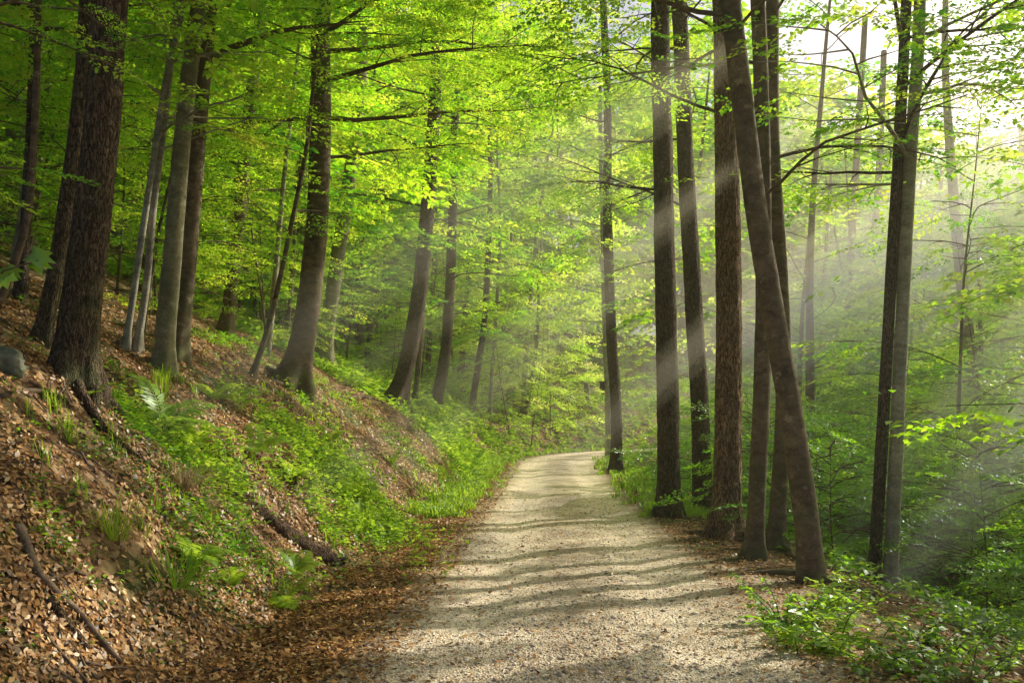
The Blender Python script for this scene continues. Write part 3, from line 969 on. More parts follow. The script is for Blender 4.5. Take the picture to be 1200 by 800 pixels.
for k, p in enumerate(scatter(26, (16, 60), (7, 34), 2.1, r, off_bend(8))):
    put(PT[k % 4], 'beech_tree', 'unseen tree added beside the valley wood to cast shadow on the near track', 'tree', G2, p, r.uniform(0, 6.28), r.uniform(0.7, 1.05), True, 0.04)
G3 = 'young trees of the understorey on the slope'
for k, p in enumerate(scatter(48, (12, 40), (-22, -5.4), 1.2, r, lambda x, y: not hides(x, y))):
    put(PS[k % 4], 'sapling', 'young leafy tree with layered sprays in the understorey on the slope', 'sapling', G3, p, r.uniform(0, 6.28), r.uniform(0.75, 1.15))
for k, p in enumerate(scatter(16, (28, 56), (-12, -2.8), 1.2, r, lambda x, y: not (-0.06 < x / y < 0.12 and y > 34) and not hides(x, y))):
    put(PS[k % 4], 'sapling', 'young leafy tree with layered sprays in the understorey on the slope', 'sapling', G3, p, r.uniform(0, 6.28), r.uniform(0.8, 1.5))
G4 = 'young trees of the understorey in the valley'
for k, p in enumerate(scatter(64, (13, 50), (4.2, 26), 1.3, r, lambda x, y: off_gaps(0.8, 4.5)(x, y) and off_bend(9)(x, y))):
    put(PS[k % 4], 'sapling', 'young leafy tree with layered sprays growing on the falling ground', 'sapling', G4, p, r.uniform(0, 6.28), r.uniform(0.75, 1.1))
for x, y in ((11.5, 14.5), (9.2, 9.6), (13.0, 11.0)):  # unseen trees added right of frame, their shadow falls on the near track
    put(PT[int(x) % 4], 'beech_tree', 'unseen tree added beside the valley wood to cast shadow on the near track', 'tree', G2, (x, y, float(height(x, y))), x, 0.85, True, 0.42)
G7 = 'sunlit trees round the bend of the track'
for k, (px, y) in enumerate([(585, 52), (612, 46), (645, 56), (690, 53), (655, 68), (603, 64), (700, 66)]):
    x = (px - 600) / F * y
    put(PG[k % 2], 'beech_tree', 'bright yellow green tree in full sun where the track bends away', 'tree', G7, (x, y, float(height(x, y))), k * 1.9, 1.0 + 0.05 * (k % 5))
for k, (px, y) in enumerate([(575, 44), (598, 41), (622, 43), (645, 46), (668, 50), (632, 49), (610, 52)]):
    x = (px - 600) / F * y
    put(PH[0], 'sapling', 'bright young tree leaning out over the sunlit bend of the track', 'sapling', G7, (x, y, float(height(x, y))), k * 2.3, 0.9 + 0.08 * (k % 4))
G5 = 'far trees closing the view'
for k, p in enumerate(scatter(80, (50, 120), (-70, 60), 4.0, r, lambda x, y: off_bend(17)(x, y) and not (-0.025 < x / y < 0.105))):
    put(PF[k % 3], 'beech_tree', 'distant bright green tree closing the view through the wood', 'tree', G5, p, r.uniform(0, 6.28), r.uniform(1.0, 1.5))
G6 = 'shrubs covering the falling ground'
for k, p in enumerate(scatter(80, (8.0, 26), (3.4, 18), 0.75, r, off_gaps(0.5, 1.8))):
    put(PB[k % 3], 'shrub', 'dense dark green shrub on the falling ground beside the track', 'shrub', G6, p, r.uniform(0, 6.28), r.uniform(0.8, 1.3))

# ------------------------------------------------------------------ ground cover, litter, stones
def scatter_ground(n, ysr, tf, r, p=1.3):
    u = r.uniform(0, 1, n)
    a, b = ysr
    q = 1 - p
    y = (a ** q + u * (b ** q - a ** q)) ** (1 / q)
    t = tf(r, n)
    sl = 0.041 + 2 * 0.021 * np.clip(y - 33, 0, 26)
    x = xc(y) + t * np.sqrt(1 + sl * sl)
    return x, y, t


def surf_normal(x, y, e=0.08):
    hx = (height(x + e, y) - height(x - e, y)) / (2 * e)
    hy = (height(x, y + e) - height(x, y - e)) / (2 * e)
    return unit(np.stack([-hx, -hy, np.ones_like(hx)], -1))


def rand_dir(r, nrm):
    a = r.normal(size=nrm.shape)
    return unit(a - (a * nrm).sum(-1, keepdims=True) * nrm)


def litter(n, ysr, tf, r, size, dens=None, lift=0.012, tilt=0.3):
    x, y, t = scatter_ground(n, ysr, tf, r)
    if dens is not None:
        k = r.uniform(0, 1, len(x)) < dens(x, y, t)
        x, y, t = x[k], y[k], t[k]
    nr = surf_normal(x, y)
    nr = unit(nr + r.normal(0, tilt, nr.shape))
    d = rand_dir(r, nr)
    ln = size * r.uniform(0.6, 1.3, len(x)) * (1 + 0.02 * y)
    b = np.stack([x, y, height(x, y) + lift + r.uniform(0, 0.02, len(x))], -1)
    sd = np.cross(nr, d)
    wd = ln * r.uniform(0.45, 0.8, len(x))
    cu = r.normal(0.12, 0.18, len(x)) * ln
    out = []
    for a, q, c in ((-0.5, 0, 0.6), (-0.2, 0.42, 0.5), (0.18, 0.36, 0.1), (0.55, 0, 0.9), (0.15, -0.4, 0.3), (-0.22, -0.36, 0.0)):
        out.append(b + d * (a * ln)[:, None] + sd * (q * wd)[:, None] + nr * (c * cu)[:, None])
    return np.stack(out, 1)


r = np.random.default_rng(8)
Q = np.concatenate([
    litter(170000, (3.5, 34), lambda r, n: r.uniform(-9, -1.5, n), r, 0.037, lambda x, y, t: 0.25 + 0.75 * sstep(-0.35, 0.2, fbm(x * 0.9, y * 0.9, 6.1))),
    litter(30000, (3.5, 34), lambda r, n: np.concatenate([r.uniform(-2.9, -1.2, n // 2), r.uniform(1.5, 4.6, n - n // 2)]), r, 0.036),
    litter(16000, (4, 22), lambda r, n: r.uniform(-2.0, 2.2, n), r, 0.036, lambda x, y, t: 0.16 + 0.75 * sstep(0.8, 1.9, np.abs(t - 0.15)), 0.010, 0.2)])
link('leaf_litter', mk_mesh('leaf_litter', Q.reshape(-1, 3), [np.arange(len(Q) * 6).reshape(-1, 6)], LITTER, {'tint': np.clip(r.normal(0.45, 0.25, len(Q)), 0, 1)}),
     kind='stuff', label='dry brown fallen leaves covering the bank and track edges', cat='leaf litter')

# gravel
n = 26000
x, y, t = scatter_ground(n, (3.6, 20), lambda r, n: r.normal(0.1, 1.0, n), r, 1.6)
k = np.abs(t - 0.1) < 2.1
x, y, t = x[k], y[k], t[k]
oc = np.array([[1, 0, 0], [0, 1, 0], [-1, 0, 0], [0, -1, 0], [0, 0, 1], [0, 0, -1]], float)
of = np.array([[0, 1, 4], [1, 2, 4], [2, 3, 4], [3, 0, 4], [1, 0, 5], [2, 1, 5], [3, 2, 5], [0, 3, 5]])
n = len(x)
a = r.uniform(0, 6.28, n)
s = np.exp(r.normal(-4.95, 0.45, n))
V = oc[None] * (s[:, None] * r.uniform(0.6, 1.3, (n, 3)))[:, None, :] * r.uniform(0.75, 1.2, (n, 6, 1))
V[..., 2] *= 0.6
ca, sa = np.cos(a)[:, None], np.sin(a)[:, None]
V = np.stack([V[..., 0] * ca - V[..., 1] * sa, V[..., 0] * sa + V[..., 1] * ca, V[..., 2]], -1) + np.stack([x, y, height(x, y) + 0.006 + s * 0.25], -1)[:, None, :]
Fx = (of[None] + 6 * np.arange(n)[:, None, None]).reshape(-1, 3)
GRAV = tint_mat('gravel_stone', [(0, (0.26, 0.20, 0.15)), (0.5, (0.60, 0.49, 0.38)), (1, (0.90, 0.82, 0.70))])
link('gravel', mk_mesh('gravel', V.reshape(-1, 3), [Fx], GRAV, {'tint': np.repeat(r.uniform(0, 1, n), 8)}), kind='stuff', label='loose pale stones scattered over the forest track', cat='gravel')

# herbs: little rosettes of leaves
def herbs(n, ysr, tf, r, size, thr, mat, name, label, lo=4, hi=9, hmax=0.16):
    x, y, t = scatter_ground(n, ysr, tf, r)
    dn = fbm(x * 0.55, y * 0.4, 4.4) + 0.35 * np.exp(-((t + 3.2) / 0.9) ** 2) * np.exp(-((y - 11) / 4.0) ** 2) + 0.15 * fbm(x * 2.2, y * 2.2, 1.4)
    k = dn + r.normal(0, 0.10, n) > thr
    x, y = x[k], y[k]
    g = np.stack([x, y, height(x, y)], -1)
    Qs, Cs = [], []
    m = len(x)
    tb = np.clip(r.normal(0.45, 0.2, m), 0, 1)
    for j in range(hi):
        kk = (r.integers(lo, hi + 1, m) > j)
        b = g[kk] + np.stack([r.normal(0, 0.035, kk.sum()), r.normal(0, 0.035, kk.sum()), r.uniform(0.02, hmax, kk.sum())], -1)
        a = r.uniform(0, 6.28, kk.sum())
        d = unit(np.stack([np.cos(a), np.sin(a), r.normal(0.1, 0.3, kk.sum())], -1))
        nr = unit(np.stack([r.normal(0, 0.4, kk.sum()), r.normal(0, 0.4, kk.sum()), np.ones(kk.sum())], -1))
        nr = unit(nr - (nr * d).sum(-1, keepdims=True) * d)
        ln = size * r.uniform(0.6, 1.4, kk.sum()) * (1 + 0.02 * y[kk])
        Qs.append(kite(b, d, nr, ln, ln * r.uniform(0.5, 0.8, kk.sum()), 0.25))
        Cs.append(np.clip(tb[kk] + r.normal(0, 0.12, kk.sum()), 0, 1))
    Q, C = np.concatenate(Qs), np.concatenate(Cs)
    link(name, mk_mesh(name, Q.reshape(-1, 3), [np.arange(len(Q) * 4).reshape(-1, 4)], mat, {'tint': C}), kind='stuff', label=label, cat='ground cover')


herbs(22000, (3.6, 32), lambda r, n: r.uniform(-7, -2.2, n), r, 0.038, 0.12, LEAF_DARK, 'ground_cover', 'low green herbs and ivy spreading over the bank')
herbs(5200, (3.4, 9), lambda r, n: r.uniform(-5.5, -2.5, n), r, 0.03, 0.0, LEAF_DARK, 'ground_cover', 'small dark ivy leaves among the dry leaves on the near bank', 4, 9, 0.08)
herbs(5000, (9, 32), lambda r, n: r.normal(-3.2, 0.7, n), r, 0.055, 0.12, FERN, 'ground_cover', 'bright yellow green weeds on the sunlit part of the bank', 5, 10, 0.3)
herbs(3600, (6, 32), lambda r, n: r.uniform(2.8, 8, n), r, 0.06, 0.12, LEAF_DARK, 'ground_cover', 'low green plants on the falling edge of the track', 4, 9, 0.25)


def grass(n, ysr, tf, r, hgt, name, label, cl=14, dens=None, mat=FERN):
    x, y, t = scatter_ground(n, ysr, tf, r)
    if dens is not None:
        k = r.uniform(0, 1, n) < dens(x, y, t)
        x, y = x[k], y[k]
    x = np.repeat(x, cl) + r.normal(0, 0.04, len(x) * cl)
    y = np.repeat(y, cl) + r.normal(0, 0.04, len(y) * cl)
    m = len(x)
    g = np.stack([x, y, height(x, y) - 0.01], -1)
    a = r.uniform(0, 6.28, m)
    h = hgt * r.uniform(0.5, 1.3, m)
    lean = r.uniform(0.2, 0.9, m) * h
    o = np.stack([np.cos(a), np.sin(a), np.zeros(m)], -1)
    s = np.stack([-np.sin(a), np.cos(a), np.zeros(m)], -1) * (0.002 + 0.0004 * y)[:, None]
    p1 = g + o * (lean * 0.3)[:, None] + np.array([0, 0, 1]) * (h * 0.7)[:, None]
    p2 = g + o * lean[:, None] + np.array([0, 0, 1]) * (h * 0.85)[:, None]
    V = np.stack([g - s, g + s, p1 + s, p1 - s, p2], 1)
    i = np.arange(m)[:, None] * 5
    link(name, mk_mesh(name, V.reshape(-1, 3), [i + np.array([[0, 1, 2, 3]]), i + np.array([[3, 2, 4]])], mat, {'tint': np.tile(np.clip(r.normal(0.5, 0.2, m), 0, 1), 2)}),
         kind='stuff', label=label, cat='grass')


grass(260, (6.5, 26), lambda r, n: r.uniform(-5, -2.3, n), r, 0.15, 'grass', 'thin green grass tufts growing on the bank', 16, lambda x, y, t: sstep(-0.1, 0.3, fbm(x * 0.8, y * 0.5, 9.9)))
grass(1500, (16, 50), lambda r, n: np.where(r.uniform(0, 1, n) < 0.4, r.normal(2.1, 0.35, n), r.normal(-2.2, 0.3, n)), r, 0.16, 'grass', 'short bright grass along the verges where the track bends', 14)

herbs(14000, (26, 75), lambda r, n: r.uniform(-16, -2.4, n), r, 0.10, -0.25, FERN, 'ground_cover', 'bright weeds covering the bank where the track bends', 4, 8, 0.3)

# twigs lying about
w = Acc()
x, y, t = scatter_ground(420, (4, 22), lambda r, n: np.where(r.uniform(0, 1, n) < 0.75, r.uniform(-8, -2.2, n), r.uniform(1.8, 5, n)), r)
for xx, yy in zip(x, y):
    a = r.uniform(0, 6.28)
    L = r.uniform(0.15, 0.7)
    s = np.linspace(-0.5, 0.5, 5)
    px = xx + math.cos(a) * L * s + r.normal(0, 0.012, 5)
    py = yy + math.sin(a) * L * s + r.normal(0, 0.012, 5)
    w.tube(np.stack([px, py, height(px, py) + 0.015 + r.uniform(0, 0.02, 5)], -1), np.linspace(0.008, 0.003, 5) * r.uniform(0.6, 1.4), 4)
link('twig_litter', w.mesh('twig_litter', BARK['deadwood'], vattr={'up': np.full(w.n, 2.0)}), kind='stuff', label='small dry twigs strewn over the leaf litter', cat='twigs')

# ------------------------------------------------------------------ ferns and other single plants
def fern_mesh(seed, nf=9, L=0.7):
    r = np.random.default_rng(300 + seed)
    Qs = []
    w = []
    for k in range(nf):
        az = 2 * PI * k / nf + r.uniform(-0.3, 0.3)
        ln = L * r.uniform(0.7, 1.15)
        n = 24
        s = np.linspace(0, 1, n)
        el0 = r.uniform(0.7, 1.1)
        el = el0 - 1.5 * s ** 1.3
        hx = np.concatenate([[0], np.cumsum(np.cos(el[:-1]))]) * ln / n
        hz = np.concatenate([[0], np.cumsum(np.sin(el[:-1]))]) * ln / n
        p = np.stack([np.cos(az) * hx, np.sin(az) * hx, hz], -1)
        tg = unit(np.gradient(p, axis=0))
        sd = np.tile([-math.sin(az), math.cos(az), 0], (n, 1))
        up = np.cross(tg, sd)
        up = np.where(up[:, 2:3] < 0, -up, up)
        pl = ln * 0.30 * np.sin(np.clip(s * 1.02 + 0.06, 0, 1) * PI) ** 0.7 * (1 - 0.35 * s)
        for sg in (-1, 1):
            d = unit(sd * sg + tg * 0.45 - up * 0.15 + r.normal(0, 0.06, (n, 3)))
            nr = unit(up - (up * d).sum(-1, keepdims=True) * d)
            Qs.append(kite(p[2:], d[2:], nr[2:], pl[2:], np.full(n - 2, ln / n * 1.15), 0.1))
        sw = sd * 0.004
        Qs.append(np.stack([p[:-1] - sw[:-1], p[:-1] + sw[:-1], p[1:] + sw[1:], p[1:] - sw[1:]], 1))
    Q = np.concatenate(Qs)
    return mk_mesh('fern', Q.reshape(-1, 3), [np.arange(len(Q) * 4).reshape(-1, 4)], FERN, {'tint': np.clip(r.normal(0.55, 0.15, len(Q)), 0, 1)})


FM = [fern_mesh(i, 8 + i, 0.72) for i in range(3)]
fern_spots = [
    (188, 500, 1.15, 'largest bright fern with arching fronds below the greenish beech'),
    (222, 522, 0.95, 'fern with drooping sunlit fronds just below the largest bright fern'),
    (272, 690, 0.55, 'small fern with single long fronds low on the bank above the log'),
    (330, 715, 0.6, 'green fern at the foot of the bank beside the track shoulder'),
    (345, 672, 0.6, 'shaded fern just under the rotten log on the bank'),
    (222, 660, 0.6, 'shaded fern in the middle of the bank below the straw clump'),
    (412, 590, 0.8, 'bright fern at the foot of the bank among yellow green weeds'),
    (385, 520, 0.6, 'small fern on bare earth below the dark leaning beech'),
    (105, 470, 0.45, 'tiny fern near the mossy oak foot'),
    (300, 530, 0.7, 'sunlit fern in the green patch above the rotten log'),
    (340, 560, 0.7, 'sunlit fern beside the pale dead twig'),
    (250, 470, 0.6, 'fern on the crest of the bank right of the greenish beech'),
    (460, 545, 0.7, 'fern on the lit lower bank far along the track'),
]
for k, (px, py, s, lb) in enumerate(fern_spots):
    g = ground(px, py)
    o = link('fern', FM[k % 3], None, lb, 'fern', 'ferns growing on the bank', None, g)
    nr = surf_normal(g[0], g[1])
    o.rotation_euler = (-nr[1] * 0.5, nr[0] * 0.5, k * 1.3)
    o.scale = (s,) * 3


def tuft(name, label, cat, px, py, mat, nb, hgt, spread, wd, seed, group=None):
    r = np.random.default_rng(seed)
    g = ground(px, py)
    a = r.uniform(0, 6.28, nb)
    h = hgt * r.uniform(0.5, 1.2, nb)
    o = np.stack([np.cos(a), np.sin(a), np.zeros(nb)], -1)
    s = np.stack([-np.sin(a), np.cos(a), np.zeros(nb)], -1) * wd * 0.6
    spread = spread * 1.5
    b = o * r.uniform(0, spread * 0.3, nb)[:, None]
    zz = np.array([0, 0, 1.0])
    p1 = b + o * (spread * 0.35 * r.uniform(0.4, 1.2, nb))[:, None] + zz * (h * 0.8)[:, None]
    p2 = b + o * (spread * r.uniform(0.7, 1.3, nb))[:, None] + zz * (h * r.uniform(0.3, 1.0, nb))[:, None]
    V = np.stack([b - s, b + s, p1 + s, p1 - s, p2], 1)
    i = np.arange(nb)[:, None] * 5
    me = mk_mesh(name, V.reshape(-1, 3), [i + np.array([[0, 1, 2, 3]]), i + np.array([[3, 2, 4]])], mat, {'tint': np.tile(np.clip(r.normal(0.6, 0.2, nb), 0, 1), 2)})
    return link(name, me, None, label, cat, group, None, g)


tuft('dry_grass_clump', 'pale straw coloured clump of dead stalks in the sun on the bank', 'grass clump', 216, 572, STRAW, 150, 0.22, 0.38, 0.005, 1)
tuft('dry_grass_clump', 'smaller pale dead frond heap below the straw clump', 'grass clump', 240, 600, STRAW, 90, 0.14, 0.26, 0.006, 2)
tuft('grass_tuft', 'long bladed green grass tuft halfway down the bank above the fallen branch', 'grass tuft', 135, 632, FERN, 60, 0.30, 0.28, 0.006, 3)
tuft('grass_tuft', 'dark arching grass tuft beside the fern in the middle of the bank', 'grass tuft', 205, 690, LEAF_DARK, 90, 0.28, 0.34, 0.006, 4)
tuft('grass_tuft', 'upright bright grass tuft above the largest fern', 'grass tuft', 190, 470, FERN, 50, 0.42, 0.22, 0.006, 5)
tuft('grass_tuft', 'tall bright grass at the foot of the bank where the weeds glow', 'grass tuft', 425, 625, FERN, 50, 0.45, 0.25, 0.006, 6)

# dead wood
def dead(name, label, px, r0, r1, mat='deadwood', lift=0.03, forks=(), sunk=0.0, segs=10, cat='branch', rough=0.3):
    pts = []
    for p in px:
        g = ground(*p)
        pts.append(g + [0, 0, lift])
    loc = pts[0].copy()
    w = Acc()
    pth = smooth_path(np.array(pts) - loc, 26)
    pth[:, 2] -= sunk
    rad = np.linspace(r0, r1, 26) * (1 + 0.14 * perlin(np.linspace(0, 9, 26), 2.2, px[0][0]))
    V, Fq = tube(pth, rad, segs)
    V = V + unit(V - np.repeat(pth, segs, 0)) * (rough * r0 * (perlin(V[:, 0] * 9, V[:, 1] * 9, V[:, 2] * 9) + 0.6 * perlin(V[:, 0] * 23, V[:, 1] * 23, V[:, 2] * 23)))[:, None]
    ends = [np.concatenate([V, pth[[0]], pth[[-1]]]), Fq]
    nv = len(V)
    cap = np.array([[(k + 1) % segs, k, nv] for k in range(segs)] + [[nv - segs + k, nv - segs + (k + 1) % segs, nv + 1] for k in range(segs)])
    e = link(name, mk_mesh(name, ends[0], [Fq, cap], BARK[mat], smooth=True, vattr={'up': np.full(nv + 2, 2.0)}), None, label, cat, None, None, loc)
    for fk in forks:
        q = np.array([ground(*p) + [0, 0, lift] for p in fk]) - loc
        V, Fq = tube(smooth_path(q, 12), np.linspace(r1 * 1.2, r1 * 0.4, 12), 6)
        link('fork', mk_mesh('fork', V, [Fq], BARK[mat], smooth=True, vattr={'up': np.full(len(V), 2.0)}), e)
    return e


dead('fallen_branch', 'pale forked fallen branch lying down the bank in the near corner', [(22, 622), (40, 668), (56, 690), (95, 728), (142, 782)], 0.035, 0.014, forks=[[(50, 684), (52, 702), (40, 722)], [(52, 686), (75, 678), (92, 672)]])
dead('fallen_branch', 'dark thick broken stick under the pale forked branch', [(58, 706), (78, 736), (106, 768)], 0.032, 0.018, 'rotten')
dead('rotten_log', 'dark rotten log half buried down the bank beside green weeds', [(268, 572), (310, 606), (352, 636), (400, 664)], 0.075, 0.125, 'rotten', -0.02, cat='log', segs=20, rough=0.8)
dead('dead_twig', 'thin pale forked twig lying in the bright green weeds', [(345, 592), (356, 572), (378, 556)], 0.010, 0.006, lift=0.16, forks=[[(352, 578), (372, 580)]])
dead('fallen_branch', 'fallen stick lying across the litter near the mossy oak foot', [(0, 470), (40, 462), (80, 472)], 0.03, 0.015)
dead('fallen_branch', 'pale sticks at the foot of the dark leaning beech', [(400, 468), (430, 466), (452, 474)], 0.035, 0.02)
dead('fallen_branch', 'thin pale dead stick on the ground behind the low brambles', [(1000, 700), (1030, 712), (1060, 716)], 0.014, 0.006, lift=0.08, forks=[[(1020, 706), (1044, 690)]])


def rock(name, label, px, py, s, seed):
    r = np.random.default_rng(seed)
    g = ground(px, py)
    n, m = 30, 44
    th = np.linspace(0.02, PI - 0.02, n)[:, None]
    ph = np.linspace(0, 2 * PI, m, endpoint=False)[None]
    d = np.stack([np.sin(th) * np.cos(ph), np.sin(th) * np.sin(ph), np.cos(th) * np.ones_like(ph)], -1).reshape(-1, 3)
    q = d * (1 + 0.55 * fbm(d[:, 0] * 1.3 + seed, d[:, 1] * 1.3, d[:, 2] * 1.3, 4))[:, None] * np.array(s)
    i = np.arange(n - 1)[:, None] * m + np.arange(m)[None]
    i2 = np.arange(n - 1)[:, None] * m + (np.arange(m)[None] + 1) % m
    Fq = np.stack([i, i + m, i2 + m, i2], -1).reshape(-1, 4)
    return link(name, mk_mesh(name, q, [Fq], ROCK, smooth=True), None, label, 'rock', None, None, g + [0, 0, s[2] * 0.3])


ROCK = plain_mat('mossy_stone', (0.05, 0.07, 0.025), (0.20, 0.19, 0.14), 9, 0.95, 0.05)
rock('rock', 'mossy grey boulder at the edge beside the thick oak', 2, 436, (0.19, 0.18, 0.15), 3)


def near_branch(name, label, px, py, dist, az, L, seed, spray=0.5, ncount=1):
    """a leafy bough reaching into view from a tree beside the camera, built out from its own stem"""
    r = np.random.default_rng(700 + seed)
    d = ray(px, py)
    tip = CAM + d * (dist / d[1])
    st = tip - np.array([math.cos(R(az)), math.sin(R(az)), 0.02]) * L
    foot = np.array([st[0] - 0.35, st[1] - 0.3, 0.0])
    foot[2] = float(height(foot[0], foot[1])) - 0.2
    stem = smooth_path([foot, foot * 0.4 + st * 0.6 + [0.06, 0.0, 0.1], st, st + [0.15, 0.1, 1.6], st + [0.1, 0.2, 3.2]], 40)
    loc = np.array([foot[0], foot[1], foot[2] + 0.2])
    e = bpy.data.objects.new(name, None)
    COL.objects.link(e)
    e.location = loc
    e['label'], e['category'] = label, 'sapling'
    link('trunk', trunk_mesh('trunk', stem - loc, np.linspace(0.035, 0.015, 8), BARK['dark_smooth'], 10, 50, False, 0.2, 4, seed, 0.0), e)
    P, D, S = [], [], []
    for k in range(ncount):
        w, p, dd, ss = branch_system(st + [0, 0, 0.25 * k], R(az + 16 * (k - ncount / 2)), 0.08, L * r.uniform(0.9, 1.15), r, 0.16, spray, True, 0.06, 0.014, 0.2)
        P += p
        D += dd
        S += ss
        link('branch', w.mesh('branch', BARK['dark_smooth'], vattr={'up': np.full(w.n, 2.0)}), e).location = -loc
    Q, C = place_sprays(P, D, S, T_FINE, r, 0.2)
    me = leaves_mesh('crown', Q, C, LEAF, 9.0)
    if me:
        link('crown', me, e).location = -loc


near_branch('sapling', 'young beech whose lit boughs reach across in front of the thick oak high up', 215, 66, 6.2, 8, 2.1, 1, 0.34, 1)
near_branch('sapling', 'young beech with hanging sprays in front of the oak at mid height', 88, 245, 5.6, 15, 1.3, 2, 0.40, 1)


def maple():
    r = np.random.default_rng(41)
    d = ray(62, 318)
    c = CAM + d * (5.0 / d[1])
    foot = np.array([c[0] - 0.55, c[1] - 0.1, 0.0])
    foot[2] = float(height(foot[0], foot[1]))
    st = smooth_path(np.array([[0, 0, -0.05], [0.05, 0, (c[2] - foot[2]) * 0.6], [0.25, 0.03, (c[2] - foot[2]) * 0.95], c - foot + [-0.08, 0, 0.06]]), 20)
    e = bpy.data.objects.new('maple_sapling', None)
    COL.objects.link(e)
    e.location = foot
    e['label'], e['category'] = 'thin maple sapling with a few large lobed leaves hanging before the oak', 'sapling'
    V, Fq = tube(st, np.linspace(0.011, 0.004, 20), 6)
    link('trunk', mk_mesh('trunk', V, [Fq], BARK['dark_smooth'], smooth=True, vattr={'up': np.full(len(V), 2.0)}), e)
    prof = [(0, 0), (-22, .34), (-50, .62), (-34, .55), (-20, .98), (-9, .7), (0, 1.15)]
    for k in range(7):
        b = st[-1 - (k % 4) * 2] + r.normal(0, 0.025, 3)
        az = r.uniform(-1.3, 0.9)
        f = np.array([math.cos(az), math.sin(az) * 0.6, r.uniform(-0.75, -0.2)])
        f = unit(f)
        nrm = unit(np.array([0.1, -0.75, 0.65]) + r.normal(0, 0.25, 3))
        nrm = unit(nrm - nrm @ f * f)
        sd = np.cross(nrm, f)
        ln = r.uniform(0.075, 0.12)
        ring = []
        pts = [(a, q) for a, q in prof[1:]] + [(-a, q) for a, q in prof[1:-1][::-1]]
        for a, q in pts:
            u = R(a * 2.2)
            ring.append(b + (f * math.cos(u) + sd * math.sin(u)) * q * ln + nrm * (0.06 * ln * math.cos(4 * u) - 0.18 * ln * q * q))
        V = np.vstack([[b], ring])
        n = len(ring)
        Fx = np.array([[0, 1 + i, 1 + (i + 1) % n] for i in range(n - 1)])
        link('leaf', mk_mesh('leaf', V, [Fx], LEAF, {'tint': np.full(len(Fx), r.uniform(0.3, 0.6))}), e)


maple()

# leafy brambles and broad-leaved plants at the right verge
def plant(name, label, cat, px, py, hgt, ns, leaf, wid, seed, mat=LEAF_DARK, spread=0.5, group=None):
    r = np.random.default_rng(900 + seed)
    g = ground(px, py)
    w = Acc()
    B, D, Nn = [], [], []
    for k in range(ns):
        p = grow([r.normal(0, spread * 0.25), r.normal(0, spread * 0.25), -0.03], r.uniform(0, 6.28), r.uniform(0.7, 1.4), hgt * r.uniform(0.6, 1.2), r, 8, 0.25, 0.25)
        w.tube(p, np.linspace(0.006, 0.002, 8), 4)
        for j in range(2, 15):
            q, d = on_path(p, j / 15)
            a = math.atan2(d[1], d[0]) + (1 if j % 2 else -1) * r.uniform(0.5, 1.2)
            for z in range(2):
                B.append(q)
                D.append([math.cos(a + z * 0.8), math.sin(a + z * 0.8), r.normal(0.0, 0.3)])
    B, D = np.array(B), unit(np.array(D))
    n = len(B)
    nr = unit(np.stack([r.normal(0, 0.35, n), r.normal(0, 0.35, n), np.ones(n)], -1))
    nr = unit(nr - (nr * D).sum(-1, keepdims=True) * D)
    ln = leaf * r.uniform(0.6, 1.3, n)
    Q = kite(B, D, nr, ln, ln * wid, 0.2)
    e = link(name, w.mesh(name, BARK['dark_smooth'], vattr={'up': np.full(w.n, 2.0)}), None, label, cat, group, None, g)
    link('foliage', mk_mesh('foliage', Q.reshape(-1, 3), [np.arange(n * 4).reshape(-1, 4)], mat, {'tint': np.clip(r.normal(0.5, 0.2, n), 0, 1)}), e)
    return e


plant('bramble', 'low bushy bramble on the verge at the edge of the sunlit gravel', 'bramble', 930, 738, 0.55, 34, 0.06, 0.65, 1)
plant('bramble', 'low green bramble with narrow leaves in front of the verge sticks', 'bramble', 965, 762, 0.5, 24, 0.08, 0.4, 2, FERN)
plant('young_plant', 'upright yellow green plant beside the pale dead stick', 'plant', 1002, 712, 0.45, 16, 0.08, 0.4, 3, FERN)
for k, (px, py, lb) in enumerate([(1050, 790, 'broad leaved plant in the near right corner by the bramble'), (1110, 790, 'broad leaved plant with glossy leaves next along the near right verge'),
                                  (1170, 792, 'broad leaved plant in the extreme near right corner'), (1080, 752, 'leafy plant just behind the glossy verge plants'), (1140, 750, 'leafy plant under the dark valley shrubs')]):
    plant('broadleaf_plant', lb, 'plant', px, py, 0.42, 13, 0.06, 0.6, 10 + k, LEAF_DARK, 0.6, 'broad leaved plants along the near right verge')

# nest box on the slim trunk
g = ground(713, 534)
d = ray(705.5, 451)
p = CAM + d * (g[1] / d[1])
e = bpy.data.objects.new('nest_box', None)
COL.objects.link(e)
e.location = p
e['label'], e['category'] = 'small dark nest box fixed to the slim pale brown trunk', 'nest box'
BOXM = plain_mat('dark_wood', (0.02, 0.016, 0.012), (0.05, 0.04, 0.03), 12)


def box(x0, x1, y0, y1, z0, z1, tilt=0.0):
    V = np.array([[x, y, z + tilt * (y - y0)] for z in (z0, z1) for y in (y0, y1) for x in (x0, x1)])
    return V, np.array([[2, 3, 1, 0], [5, 7, 6, 4], [1, 5, 4, 0], [6, 7, 3, 2], [4, 6, 2, 0], [3, 7, 5, 1]])


for nm, b in (('body', (-.09, .09, -.11, .11, -.16, .13)), ('roof', (-.12, .12, -.15, .13, .135, .16)), ('mounting_strip', (-.02, .13, -.02, .02, -.22, -.165))):
    V, Fq = box(*b)
    link(nm, mk_mesh(nm, V, [Fq], BOXM), e)

# ------------------------------------------------------------------ haze between the trees
def haze_mat(name, dens, an, col):
    m, nt, ns, L = nodes(name)
    vs = N(nt, 'ShaderNodeVolumeScatter', Density=dens, Anisotropy=an)
    vs.inputs['Color'].default_value = (*col, 1)
    o = N(nt, 'ShaderNodeOutputMaterial')
    L.new(vs.outputs[0], o.inputs['Volume'])
    return m


